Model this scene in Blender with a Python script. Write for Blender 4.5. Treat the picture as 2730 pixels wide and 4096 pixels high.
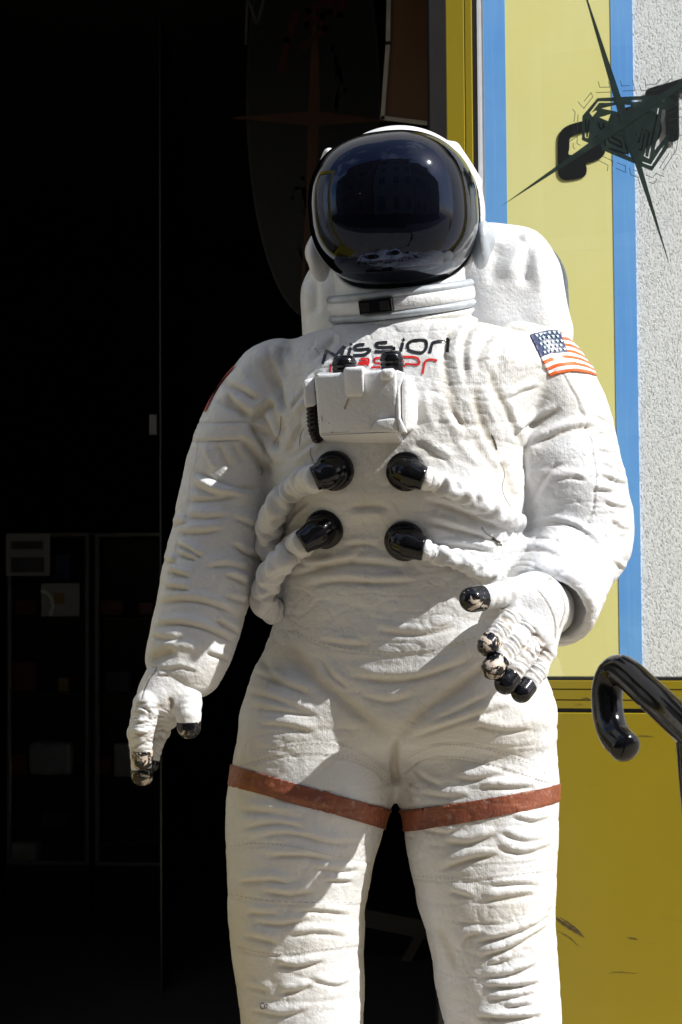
import bpy, bmesh, math, random
import numpy as np
from mathutils import Vector, Matrix
from math import radians, sin, cos, pi

for o in list(bpy.data.objects):
    bpy.data.objects.remove(o)
SC = bpy.context.scene
COL = SC.collection
rng = np.random.default_rng(7)
random.seed(7)

# ------------------------------------------------------------------ camera, sky, sun, exposure
CAM = np.array([0.0, -2.9, 1.25])
PITCH, ROLL = radians(2.5), radians(0.4)
FPX = 4096 * 55 / 36.0
fw = np.array([0, cos(PITCH), sin(PITCH)])
r0 = np.array([1.0, 0, 0])
u0 = np.array([0, -sin(PITCH), cos(PITCH)])
rt = r0 * cos(ROLL) - u0 * sin(ROLL)
up = u0 * cos(ROLL) + r0 * sin(ROLL)
cd = bpy.data.cameras.new('camera')
cam = bpy.data.objects.new('camera', cd)
COL.objects.link(cam)
cd.sensor_fit = 'VERTICAL'
cd.sensor_height = 36
cd.sensor_width = 24
cd.lens = 55
cd.clip_start = 0.05
cd.clip_end = 500
cd.dof.use_dof = True
cd.dof.focus_distance = 2.72
cd.dof.aperture_fstop = 9.0
M = Matrix.Identity(4)
for i in range(3):
    M[i][0] = rt[i]; M[i][1] = up[i]; M[i][2] = -fw[i]; M[i][3] = CAM[i]
cam.matrix_world = M
SC.camera = cam

SUN = np.array([0.72, -0.325, 0.755]); SUN /= np.linalg.norm(SUN)
w = bpy.data.worlds.new('World'); SC.world = w; w.use_nodes = True
nt = w.node_tree; nt.nodes.clear()
wo = nt.nodes.new('ShaderNodeOutputWorld'); bg = nt.nodes.new('ShaderNodeBackground')
sky = nt.nodes.new('ShaderNodeTexSky'); sky.sky_type = 'NISHITA'; sky.sun_disc = False
sky.sun_elevation = math.asin(SUN[2]); sky.sun_rotation = math.atan2(SUN[0], SUN[1])
sky.air_density = 1.0; sky.dust_density = 1.2
tc = nt.nodes.new('ShaderNodeTexCoord')
no = nt.nodes.new('ShaderNodeTexNoise'); no.inputs['Scale'].default_value = 2.6; no.inputs['Detail'].default_value = 7; no.inputs['Roughness'].default_value = .6
rp = nt.nodes.new('ShaderNodeValToRGB'); rp.color_ramp.elements[0].position = .5; rp.color_ramp.elements[1].position = .68
mx = nt.nodes.new('ShaderNodeMix'); mx.data_type = 'RGBA'
mx.inputs['B'].default_value = (7, 7.1, 7.4, 1)
nt.links.new(tc.outputs['Generated'], no.inputs['Vector']); nt.links.new(no.outputs['Fac'], rp.inputs['Fac'])
nt.links.new(rp.outputs['Color'], mx.inputs['Factor']); nt.links.new(sky.outputs['Color'], mx.inputs['A'])
nt.links.new(mx.outputs['Result'], bg.inputs['Color']); nt.links.new(bg.outputs[0], wo.inputs['Surface'])
bg.inputs['Strength'].default_value = 0.15
sd = bpy.data.lights.new('sun', 'SUN'); sun = bpy.data.objects.new('sun', sd); COL.objects.link(sun)
sd.energy = 5.0; sd.angle = radians(0.5); sd.color = (1.0, 0.988, 0.965)
sun.rotation_euler = Vector(SUN).to_track_quat('Z', 'Y').to_euler()
sun.location = (6, -3, 6)
SC.view_settings.view_transform = 'Standard'
SC.view_settings.look = 'None'
SC.view_settings.gamma = 1
SC.view_settings.use_curve_mapping = False
SC.view_settings.exposure = 0.52
SC.render.engine = 'CYCLES'
SC.cycles.use_denoising = True
SC.cycles.max_bounces = 10
SC.cycles.diffuse_bounces = 5
SC.cycles.transparent_max_bounces = 12

# ------------------------------------------------------------------ picture point <-> place
DS = 2730 / 1568.0
def P(sx, sy, y):
    d = fw * FPX + rt * (sx - 1365) - up * (sy - 2048)
    return CAM + d * ((y - CAM[1]) / d[1])
def PD(dx, dy, y):
    return P(dx * DS, dy * DS, y)
def ray(sx, sy):
    d = fw * FPX + rt * (sx - 1365) - up * (sy - 2048)
    return d / np.linalg.norm(d)
def proj(v):
    q = v - CAM
    z = q @ fw
    return np.stack([1365 + FPX * (q @ rt) / z, 2048 - FPX * (q @ up) / z], 1)

# ------------------------------------------------------------------ materials
class NM:
    def __init__(s, name):
        s.m = bpy.data.materials.new(name); s.m.use_nodes = True
        s.t = s.m.node_tree; s.b = s.t.nodes['Principled BSDF']; s.o = s.t.nodes['Material Output']
        s.co = s.t.nodes.new('ShaderNodeTexCoord').outputs['Object']
    def n(s, typ, **kw):
        x = s.t.nodes.new(typ)
        for k, v in kw.items():
            if hasattr(x, k): setattr(x, k, v)
            else: x.inputs[k.replace('_', ' ')].default_value = v
        return x
    def l(s, a, b): s.t.links.new(a, b)
    def scaled(s, vec):
        mp = s.n('ShaderNodeMapping'); mp.inputs['Scale'].default_value = vec
        s.l(s.co, mp.inputs['Vector']); return mp.outputs['Vector']
    def noise(s, scale, detail=4, rough=.55, vec=None, dist=0):
        x = s.n('ShaderNodeTexNoise'); x.inputs['Scale'].default_value = scale
        x.inputs['Detail'].default_value = detail; x.inputs['Roughness'].default_value = rough
        x.inputs['Distortion'].default_value = dist
        s.l(vec or s.co, x.inputs['Vector']); return x.outputs['Fac']
    def ramp(s, f, a, b, inv=False):
        x = s.n('ShaderNodeMapRange'); x.inputs['From Min'].default_value = a; x.inputs['From Max'].default_value = b
        if inv: x.inputs['To Min'].default_value = 1; x.inputs['To Max'].default_value = 0
        s.l(f, x.inputs['Value']); return x.outputs['Result']
    def mix(s, f, a, b, mode='MIX'):
        x = s.n('ShaderNodeMix'); x.data_type = 'RGBA'; x.blend_type = mode
        for sock, v in (('Factor', f), ('A', a), ('B', b)):
            if isinstance(v, (int, float)): x.inputs[sock].default_value = v
            elif isinstance(v, tuple): x.inputs[sock].default_value = (*v, 1) if len(v) == 3 else v
            else: s.l(v, x.inputs[sock])
        return x.outputs['Result']
    def math(s, op, a, b=None):
        x = s.n('ShaderNodeMath'); x.operation = op
        for i, v in enumerate((a, b)):
            if v is None: continue
            if isinstance(v, (int, float)): x.inputs[i].default_value = v
            else: s.l(v, x.inputs[i])
        return x.outputs[0]
    def base(s, c):
        if isinstance(c, tuple): s.b.inputs['Base Color'].default_value = (*c, 1)
        else: s.l(c, s.b.inputs['Base Color'])
    def rough(s, r):
        if isinstance(r, (int, float)): s.b.inputs['Roughness'].default_value = r
        else: s.l(r, s.b.inputs['Roughness'])
    def bump(s, f, dist, strength=1.0, prev=None):
        x = s.n('ShaderNodeBump'); x.inputs['Distance'].default_value = dist; x.inputs['Strength'].default_value = strength
        s.l(f, x.inputs['Height'])
        if prev is not None: s.l(prev, x.inputs['Normal'])
        s.l(x.outputs[0], s.b.inputs['Normal']); return x.outputs[0]

def simple(name, col, rough=.5, var=.12, scale=20, bump=0, bscale=80, metal=0, spec=None, coat=0):
    m = NM(name)
    m.base(m.mix(m.ramp(m.noise(scale, 5), .3, .7), tuple(c * (1 - var) for c in col), tuple(min(1, c * (1 + var)) for c in col)))
    m.rough(m.math('ADD', m.math('MULTIPLY', m.noise(scale * 2.3, 4), .12), rough - .06))
    m.b.inputs['Metallic'].default_value = metal
    if spec is not None: m.b.inputs['Specular IOR Level'].default_value = spec
    if coat: m.b.inputs['Coat Weight'].default_value = coat; m.b.inputs['Coat Roughness'].default_value = .08
    if bump: m.bump(m.noise(bscale, 5), bump)
    return m.m

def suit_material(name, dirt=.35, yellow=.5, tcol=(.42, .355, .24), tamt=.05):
    m = NM(name)
    c = m.mix(m.math('MULTIPLY', m.ramp(m.noise(3.4, 6, .6, dist=.4), .40, .66), yellow), (.63, .638, .655), (.60, .555, .45))
    c = m.mix(m.math('MULTIPLY', m.ramp(m.noise(38, 8, .72), .58, .78), dirt), c, (.40, .36, .29))
    speck = m.ramp(m.noise(210, 3, .5), .70, .76)
    c = m.mix(m.math('MULTIPLY', speck, dirt), c, (.18, .16, .13))
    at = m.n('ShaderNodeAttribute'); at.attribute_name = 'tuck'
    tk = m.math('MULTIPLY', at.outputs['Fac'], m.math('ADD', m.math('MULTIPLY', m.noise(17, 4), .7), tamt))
    c = m.mix(tk, c, tcol)  # fold hollows: warm bounce light painted into the colour, together with grime
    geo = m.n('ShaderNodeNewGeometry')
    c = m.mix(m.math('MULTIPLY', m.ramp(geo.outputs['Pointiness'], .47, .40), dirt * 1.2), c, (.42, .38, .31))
    m.base(c)
    m.rough(m.math('ADD', m.math('MULTIPLY', m.noise(24, 5), .25), .28))
    wave = m.n('ShaderNodeTexWave'); wave.inputs['Scale'].default_value = 95; wave.inputs['Distortion'].default_value = 6
    wave.inputs['Detail'].default_value = 2
    m.l(m.scaled((1, .6, .35)), wave.inputs['Vector'])
    patch = m.ramp(m.noise(9, 3), .5, .7)
    b1 = m.bump(m.math('MULTIPLY', wave.outputs['Fac'], patch), .0006, .3)
    b2 = m.bump(m.noise(28, 5, .6), .006, .55, b1)
    m.bump(m.noise(160, 4, .65), .0016, .8, b2)
    return m.m

def chipped_black(name, chip):
    m = NM(name)
    f = m.noise(46, 7, .68, dist=.6)
    k = m.ramp(f, chip, chip + .03)
    under = m.mix(m.noise(30, 5), (.62, .47, .34), (.50, .47, .42))
    fine = m.ramp(m.noise(230, 5, .7), .60, .66)
    m.b.inputs['Specular IOR Level'].default_value = .35
    blk = m.mix(m.math('MULTIPLY', fine, .6), (.005, .005, .007), (.25, .23, .2))
    m.base(m.mix(k, blk, under))
    m.rough(m.math('ADD', m.math('MULTIPLY', k, .35), .12))
    m.bump(k, -.0008, .8)
    return m.m

MAT = {}
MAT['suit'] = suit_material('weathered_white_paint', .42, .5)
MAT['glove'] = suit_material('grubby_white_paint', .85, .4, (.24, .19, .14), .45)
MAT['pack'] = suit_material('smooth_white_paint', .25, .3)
MAT['black_gloss'] = simple('glossy_black_paint', (.004, .004, .005), .12, .3, 30, .0006, 60, spec=.32)
MAT['grey_trim'] = simple('grey_silver_paint', (.36, .39, .42), .32, .2, 30, .001, 60)
MAT['rust'] = None
MAT['tip'] = chipped_black('black_fingertip_paint', .66)
MAT['tip_chip'] = chipped_black('chipped_fingertip_paint', .50)
MAT['tip_mid'] = chipped_black('worn_fingertip_paint', .57)

def mk_rust():
    m = NM('rust_red_band_paint')
    c = m.mix(m.ramp(m.noise(14, 7, .65), .35, .7), (.15, .040, .022), (.27, .080, .034))
    c = m.mix(m.math('MULTIPLY', m.ramp(m.noise(70, 6, .7), .56, .72), .5), c, (.45, .36, .30))
    m.base(c); m.rough(m.math('ADD', m.math('MULTIPLY', m.noise(60, 4), .3), .3))
    m.bump(m.noise(90, 5, .6), .0025)
    return m.m
MAT['rust'] = mk_rust()

def mk_visor():
    m = NM('black_mirror_visor')
    m.base((.002, .0022, .004))
    m.rough(m.math('ADD', m.math('MULTIPLY', m.ramp(m.noise(60, 8, .75), .5, .8), .10), .03))
    m.b.inputs['Specular IOR Level'].default_value = .36
    m.b.inputs['Specular Tint'].default_value = (.42, .56, 1.0, 1)
    m.b.inputs['Coat Weight'].default_value = .06
    m.b.inputs['Coat Roughness'].default_value = .13
    b = m.bump(m.noise(7, 3), .0016, .6)
    dust = m.ramp(m.noise(420, 2, .5), .735, .76)
    m.bump(dust, .0006, .8, b)
    return m.m
MAT['visor'] = mk_visor()

def mk_glass(name, tint=(.86, .93, .90)):
    m = NM(name)
    t = m.t; t.nodes.remove(m.b)
    tr = t.nodes.new('ShaderNodeBsdfTransparent'); tr.inputs[0].default_value = (*tint, 1)
    gl = t.nodes.new('ShaderNodeBsdfGlossy'); gl.inputs['Roughness'].default_value = .01
    fr = t.nodes.new('ShaderNodeFresnel'); fr.inputs['IOR'].default_value = 1.5
    mixn = t.nodes.new('ShaderNodeMixShader')
    t.links.new(fr.outputs[0], mixn.inputs[0]); t.links.new(tr.outputs[0], mixn.inputs[1]); t.links.new(gl.outputs[0], mixn.inputs[2])
    t.links.new(mixn.outputs[0], m.o.inputs['Surface'])
    return m.m
MAT['glass'] = mk_glass('clear_window_glass', (.955, .965, .96))

def mk_stucco():
    m = NM('white_stucco')
    v = m.scaled((1, 1, .55))
    a = m.noise(310, 4, .62, v, .3); b = m.noise(620, 3, .6)
    cc = m.mix(m.ramp(m.noise(6, 4), .3, .7), (.83, .84, .845), (.88, .885, .89))
    m.base(m.mix(m.ramp(a, .44, .36), cc, (.42, .43, .41)))  # shade of the stucco pits painted into the colour
    m.rough(.85)
    b1 = m.bump(m.ramp(a, .34, .54), .0026, .8)
    m.bump(b, .0008, .6, b1)
    return m.m
MAT['stucco'] = mk_stucco()

def mk_paint(name, col, col2, rough=.45, streak=.3):
    m = NM(name)
    v = m.scaled((120, 120, 3))
    f = m.noise(1.0, 4, .6, v)
    c = m.mix(m.ramp(m.noise(3.2, 5), .35, .7), col, col2)
    c = m.mix(m.math('MULTIPLY', m.ramp(f, .5, .75), streak), c, tuple(min(1, x * 1.25 + .02) for x in col2))
    scr = m.ramp(m.noise(26, 8, .8), .74, .78)
    c = m.mix(m.math('MULTIPLY', scr, .5), c, tuple(x * .35 for x in col))
    m.base(c); m.rough(rough)
    m.bump(f, .00035, .4)
    return m.m
MAT['lemon'] = mk_paint('lemon_yellow_paint', (.80, .735, .27), (.83, .775, .34), .5, .05)
MAT['blue'] = mk_paint('sky_blue_paint', (.11, .34, .80), (.19, .45, .86), .42, .25)

def mk_mustard():
    m = NM('mustard_powder_coat')
    c = m.mix(m.ramp(m.noise(2.0, 4), .3, .7), (.275, .205, .005), (.31, .235, .008))
    v = m.scaled((7, 7, 60))
    s1 = m.ramp(m.noise(1.6, 7, .75, v), .715, .75)
    c = m.mix(m.math('MULTIPLY', s1, .55), c, (.12, .09, .04))
    m.base(c)
    m.rough(m.math('ADD', m.math('MULTIPLY', m.noise(5, 4), .12), .30))
    m.bump(m.noise(500, 2), .0003, .4)
    return m.m
MAT['mustard'] = mk_mustard()
MAT['rubber'] = simple('black_rubber', (.012, .012, .014), .45, .2)
MAT['spacer'] = simple('pale_aluminium_spacer', (.84, .87, .92), .4, .06, 30)
MAT['jamb'] = simple('dark_grey_metal', (.016, .014, .014), .85, .15, 12, spec=.15)
MAT['vinyl_dark'] = simple('dark_window_vinyl', (.034, .052, .047), .3, .2, 40)
_t = MAT['vinyl_dark'].node_tree; _b = _t.nodes['Principled BSDF']; _tr = _t.nodes.new('ShaderNodeBsdfTransparent'); _tr.inputs[0].default_value = (.35, .42, .38, 1)
_m = _t.nodes.new('ShaderNodeMixShader'); _m.inputs[0].default_value = .66
_t.links.new(_tr.outputs[0], _m.inputs[1]); _t.links.new(_b.outputs[0], _m.inputs[2]); _t.links.new(_m.outputs[0], _t.nodes['Material Output'].inputs['Surface'])
MAT['vinyl_black'] = simple('matt_black_sign', (.006, .006, .006), .75, .2, 40, spec=.15)
MAT['pavement'] = simple('warm_stone_paving', (.32, .265, .185), .8, .2, 3, .003, 40)
MAT['asphalt'] = simple('dark_asphalt', (.045, .044, .043), .85, .2, 6, .004, 90)
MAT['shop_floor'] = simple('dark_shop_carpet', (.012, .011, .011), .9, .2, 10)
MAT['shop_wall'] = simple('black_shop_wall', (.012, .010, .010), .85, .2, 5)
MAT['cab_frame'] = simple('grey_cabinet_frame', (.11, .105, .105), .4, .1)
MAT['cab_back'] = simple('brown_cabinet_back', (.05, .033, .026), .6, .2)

# ------------------------------------------------------------------ scene graph helpers
def tag(o, label=None, cat=None, group=None, kind=None):
    if label: o['label'] = label
    if cat: o['category'] = cat
    if group: o['group'] = group
    if kind: o['kind'] = kind
    return o
def empty(name, loc, label=None, cat=None, group=None):
    o = bpy.data.objects.new(name, None); COL.objects.link(o); o.location = Vector(loc)
    o.empty_display_size = .05
    EMPT[o.name] = Vector(loc)
    return tag(o, label, cat, group)
EMPT = {}
def link(name, me, mats, parent=None, smooth=True):
    o = bpy.data.objects.new(name, me); COL.objects.link(o)
    for m in (mats if isinstance(mats, (list, tuple)) else [mats]): me.materials.append(m)
    if smooth: me.polygons.foreach_set('use_smooth', np.ones(len(me.polygons), bool))
    if parent is not None:
        o.parent = parent
        if parent.type == 'EMPTY': o.matrix_parent_inverse = Matrix.Translation(-EMPT[parent.name])
    return o
def mesh_np(name, v, f):
    me = bpy.data.meshes.new(name)
    v = np.asarray(v, np.float32); f = np.asarray(f, np.int32)
    me.vertices.add(len(v)); me.vertices.foreach_set('co', v.ravel())
    k = f.shape[1]
    me.loops.add(f.size); me.loops.foreach_set('vertex_index', f.ravel())
    me.polygons.add(len(f)); me.polygons.foreach_set('loop_start', np.arange(0, f.size, k, dtype=np.int32))
    me.update(calc_edges=True); me.validate()
    return me
def mesh_py(name, v, f):
    me = bpy.data.meshes.new(name)
    me.from_pydata([tuple(map(float, p)) for p in v], [], f); me.update()
    return me
def from_bm(name, bm):
    me = bpy.data.meshes.new(name); bmesh.ops.recalc_face_normals(bm, faces=bm.faces[:]); bm.to_mesh(me); bm.free(); return me
def hexa(front, back, bevel=0, seg=3):
    """front/back: 4 world points each, same winding"""
    bm = bmesh.new()
    a = [bm.verts.new(Vector(p)) for p in front]; b = [bm.verts.new(Vector(p)) for p in back]
    n = len(a)
    bm.faces.new(a); bm.faces.new(b[::-1])
    for i in range(n): bm.faces.new((a[i], b[i], b[(i + 1) % n], a[(i + 1) % n]))
    bmesh.ops.recalc_face_normals(bm, faces=bm.faces[:])
    if bevel: bmesh.ops.bevel(bm, geom=bm.edges[:], offset=bevel, segments=seg, affect='EDGES', profile=.5, clamp_overlap=True)
    return bm
def box(lo, hi, bevel=0, seg=2):
    x0, y0, z0 = lo; x1, y1, z1 = hi
    return hexa([(x0, y0, z0), (x1, y0, z0), (x1, y0, z1), (x0, y0, z1)], [(x0, y1, z0), (x1, y1, z0), (x1, y1, z1), (x0, y1, z1)], bevel, seg)
def boxo(name, lo, hi, mat, parent=None, bevel=0):
    return link(name, from_bm(name, box(lo, hi, bevel)), mat, parent, smooth=False)
def lathe(name, prof, n, mtx, mat, parent):
    vs = []; fs = []
    for (r, h) in prof:
        for i in range(n):
            a = 2 * pi * i / n
            vs.append(mtx @ Vector((r * cos(a), r * sin(a), h)))
    m = len(prof)
    for j in range(m - 1):
        for i in range(n):
            fs.append((j * n + i, j * n + (i + 1) % n, (j + 1) * n + (i + 1) % n, (j + 1) * n + i))
    if prof[0][0] > 1e-5: fs.append(tuple(range(n))[::-1])
    if prof[-1][0] > 1e-5: fs.append(tuple(range((m - 1) * n, m * n)))
    me = mesh_py(name, vs, fs)
    return link(name, me, mat, parent)
def catmull(pts, per=8):
    p = np.asarray(pts, float); q = np.vstack([2 * p[0] - p[1], p, 2 * p[-1] - p[-2]]); out = []
    for i in range(1, len(q) - 2):
        for t in np.linspace(0, 1, per, endpoint=False):
            a, b, c, d = q[i - 1], q[i], q[i + 1], q[i + 2]
            out.append(.5 * ((2 * b) + (c - a) * t + (2 * a - 5 * b + 4 * c - d) * t * t + (3 * b - a - 3 * c + d) * t ** 3))
    out.append(p[-1]); return np.array(out)
def tube_mesh(name, path, rad, n=20, rfun=None, cap=True):
    """path Nx3, rad scalar or N"""
    path = np.asarray(path, float); N = len(path)
    rad = np.broadcast_to(np.asarray(rad, float), (N,))
    T = np.gradient(path, axis=0); T /= np.linalg.norm(T, axis=1)[:, None]
    ref = np.array([0, -1.0, 0.02]); ref /= np.linalg.norm(ref)
    if abs(T[0] @ ref) > .9: ref = np.array([0, 0.1, 1.0])
    vs = []; prev = ref - T[0] * (ref @ T[0]); prev /= np.linalg.norm(prev)
    al = np.concatenate([[0], np.cumsum(np.linalg.norm(np.diff(path, axis=0), axis=1))])
    for i in range(N):
        nn = prev - T[i] * (prev @ T[i]); nn /= np.linalg.norm(nn); prev = nn
        bb = np.cross(T[i], nn)
        for j in range(n):
            a = 2 * pi * j / n
            r = rad[i] * (1 if rfun is None else rfun(al[i], a))
            vs.append(path[i] + (nn * cos(a) + bb * sin(a)) * r)
    fs = [(i * n + j, i * n + (j + 1) % n, (i + 1) * n + (j + 1) % n, (i + 1) * n + j) for i in range(N - 1) for j in range(n)]
    if cap: fs += [tuple(range(n))[::-1], tuple(range((N - 1) * n, N * n))]
    return mesh_py(name, vs, fs)

# ------------------------------------------------------------------ distance field modelling
def smin(a, b, k):
    h = np.maximum(k - np.abs(a - b), 0) / k
    return np.minimum(a, b) - h * h * (k * .25)
def smax(a, b, k): return -smin(-a, -b, k)
class Vol:
    def __init__(s, lo, hi, h):
        s.lo = np.array(lo, float); s.h = h
        s.n = np.ceil((np.array(hi) - s.lo) / h).astype(int) + 1
        s.a = np.full(s.n, .15, np.float32)
        s.ax = [(s.lo[i] + np.arange(s.n[i]) * h).astype(np.float32) for i in range(3)]
    def blk(s, lo, hi):
        i0 = np.maximum(np.floor((np.array(lo) - s.lo) / s.h).astype(int), 0)
        i1 = np.minimum(np.ceil((np.array(hi) - s.lo) / s.h).astype(int) + 1, s.n)
        sl = tuple(slice(a, b) for a, b in zip(i0, i1))
        X = s.ax[0][sl[0]][:, None, None]; Y = s.ax[1][sl[1]][None, :, None]; Z = s.ax[2][sl[2]][None, None, :]
        return sl, X, Y, Z
    def add(s, fn, lo, hi, k=.02):
        sl, X, Y, Z = s.blk(lo, hi); s.a[sl] = smin(s.a[sl], fn(X, Y, Z), k)
    def cut(s, fn, lo, hi, k=.005):
        sl, X, Y, Z = s.blk(lo, hi); s.a[sl] = smax(s.a[sl], -fn(X, Y, Z), k)
    def keep(s, fn, k=.003):
        sl, X, Y, Z = s.blk(s.lo, s.lo + s.n * s.h); s.a = smax(s.a, fn(X, Y, Z) + 0 * s.a, k)
    def cone(s, a, b, ra, rb, k=.02, mod=None):
        a = np.asarray(a, float); b = np.asarray(b, float); r = max(ra, rb) + .05 + k
        lo = np.minimum(a, b) - r; hi = np.maximum(a, b) + r
        s.add(cone_fn(a, b, ra, rb, mod), lo, hi, k)
    def ell(s, c, r, k=.02, R=None):
        c = np.asarray(c, float); m = max(r) + .05 + k
        s.add(ell_fn(c, r, R), c - m, c + m, k)
    def mesh(s, smooth=4):
        a = s.a; sg = a < 0
        nx, ny, nz = a.shape
        c = np.zeros((nx - 1, ny - 1, nz - 1), np.uint8)
        for dx in (0, 1):
            for dy in (0, 1):
                for dz in (0, 1):
                    c += sg[dx:nx - 1 + dx, dy:ny - 1 + dy, dz:nz - 1 + dz]
        act = (c > 0) & (c < 8)
        I = np.argwhere(act); idx = np.full(act.shape, -1, np.int32); idx[act] = np.arange(len(I))
        acc = np.zeros((len(I), 3)); cnt = np.zeros(len(I))
        cor = [(x, y, z) for x in (0, 1) for y in (0, 1) for z in (0, 1)]
        val = {k: a[I[:, 0] + k[0], I[:, 1] + k[1], I[:, 2] + k[2]] for k in cor}
        for p in cor:
            for d in range(3):
                if p[d]: continue
                q = list(p); q[d] = 1; q = tuple(q)
                va, vb = val[p], val[q]; m = (va < 0) != (vb < 0)
                t = np.where(m, va / np.where(m, va - vb, 1), 0)
                pt = np.tile(np.array(p, float), (len(I), 1)); pt[:, d] += t
                acc[m] += pt[m]; cnt[m] += 1
        V = s.lo + (I + acc / cnt[:, None]) * s.h
        F = []
        for d in range(3):
            e1, e2 = [(1, 2), (2, 0), (0, 1)][d]
            sl0 = [slice(None)] * 3; sl1 = [slice(None)] * 3
            sl0[d] = slice(0, -1); sl1[d] = slice(1, None)
            A = sg[tuple(sl0)]; B = sg[tuple(sl1)]
            E = np.argwhere(A != B)
            E = E[(E[:, e1] > 0) & (E[:, e2] > 0) & (E[:, e1] < a.shape[e1] - 1) & (E[:, e2] < a.shape[e2] - 1)]
            ins = A[E[:, 0], E[:, 1], E[:, 2]]
            qs = []
            for o1, o2 in ((-1, -1), (0, -1), (0, 0), (-1, 0)):
                q = E.copy(); q[:, e1] += o1; q[:, e2] += o2
                qs.append(idx[q[:, 0], q[:, 1], q[:, 2]])
            q = np.stack(qs, 1); q[~ins] = q[~ins][:, ::-1]
            F.append(q)
        F = np.vstack(F)
        F = F[(F >= 0).all(1)]
        if smooth: V = taubin(V, F, smooth)
        return V, F
def edges_of(F):
    e = np.vstack([F[:, [0, 1]], F[:, [1, 2]], F[:, [2, 3]], F[:, [3, 0]]])
    return e
def lap(V, e, n):
    out = np.empty_like(V); deg = np.bincount(e[:, 0], minlength=n) + np.bincount(e[:, 1], minlength=n)
    for i in range(3):
        out[:, i] = (np.bincount(e[:, 0], V[e[:, 1], i], n) + np.bincount(e[:, 1], V[e[:, 0], i], n)) / np.maximum(deg, 1)
    return out - V
def taubin(V, F, it):
    e = edges_of(F); n = len(V)
    for _ in range(it):
        V = V + .55 * lap(V, e, n); V = V - .56 * lap(V, e, n)
    return V
def normals_of(V, F):
    n = np.cross(V[F[:, 2]] - V[F[:, 0]], V[F[:, 3]] - V[F[:, 1]])
    out = np.zeros_like(V)
    for i in range(3):
        for k in range(4): out[:, i] += np.bincount(F[:, k], n[:, i], len(V))
    return out / np.maximum(np.linalg.norm(out, axis=1), 1e-12)[:, None]
def cone_fn(a, b, ra, rb, mod=None):
    d = b - a; L2 = d @ d
    def fn(X, Y, Z):
        t = np.clip(((X - a[0]) * d[0] + (Y - a[1]) * d[1] + (Z - a[2]) * d[2]) / L2, 0, 1)
        dx = X - a[0] - t * d[0]; dy = Y - a[1] - t * d[1]; dz = Z - a[2] - t * d[2]
        r = ra + (rb - ra) * t
        if mod is not None: r = r + mod(t)
        return np.sqrt(dx * dx + dy * dy + dz * dz) - r
    return fn
def ell_fn(c, r, R=None):
    def fn(X, Y, Z):
        x, y, z = X - c[0], Y - c[1], Z - c[2]
        if R is not None:
            x, y, z = (R[0, 0] * x + R[1, 0] * y + R[2, 0] * z, R[0, 1] * x + R[1, 1] * y + R[2, 1] * z, R[0, 2] * x + R[1, 2] * y + R[2, 2] * z)
        k0 = np.sqrt((x / r[0]) ** 2 + (y / r[1]) ** 2 + (z / r[2]) ** 2)
        k1 = np.sqrt((x / r[0] ** 2) ** 2 + (y / r[1] ** 2) ** 2 + (z / r[2] ** 2) ** 2) + 1e-6
        return k0 * (k0 - 1) / k1
    return fn
def sell_fn(c, r, p, R=None):
    """rounded-box-like ellipsoid"""
    def fn(X, Y, Z):
        x, y, z = X - c[0], Y - c[1], Z - c[2]
        if R is not None:
            x, y, z = (R[0, 0] * x + R[1, 0] * y + R[2, 0] * z, R[0, 1] * x + R[1, 1] * y + R[2, 1] * z, R[0, 2] * x + R[1, 2] * y + R[2, 2] * z)
        k = (np.abs(x / r[0]) ** p + np.abs(y / r[1]) ** p + np.abs(z / r[2]) ** p + 1e-9) ** (1 / p)
        return (k - 1) * min(r)
    return fn
def rbox_fn(c, hs, rad, R=None):
    def fn(X, Y, Z):
        x, y, z = X - c[0], Y - c[1], Z - c[2]
        if R is not None:
            x, y, z = (R[0, 0] * x + R[1, 0] * y + R[2, 0] * z, R[0, 1] * x + R[1, 1] * y + R[2, 1] * z, R[0, 2] * x + R[1, 2] * y + R[2, 2] * z)
        qx, qy, qz = np.abs(x) - hs[0] + rad, np.abs(y) - hs[1] + rad, np.abs(z) - hs[2] + rad
        return np.sqrt(np.maximum(qx, 0) ** 2 + np.maximum(qy, 0) ** 2 + np.maximum(qz, 0) ** 2) + np.minimum(np.maximum(np.maximum(qx, qy), qz), 0) - rad
    return fn
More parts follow.
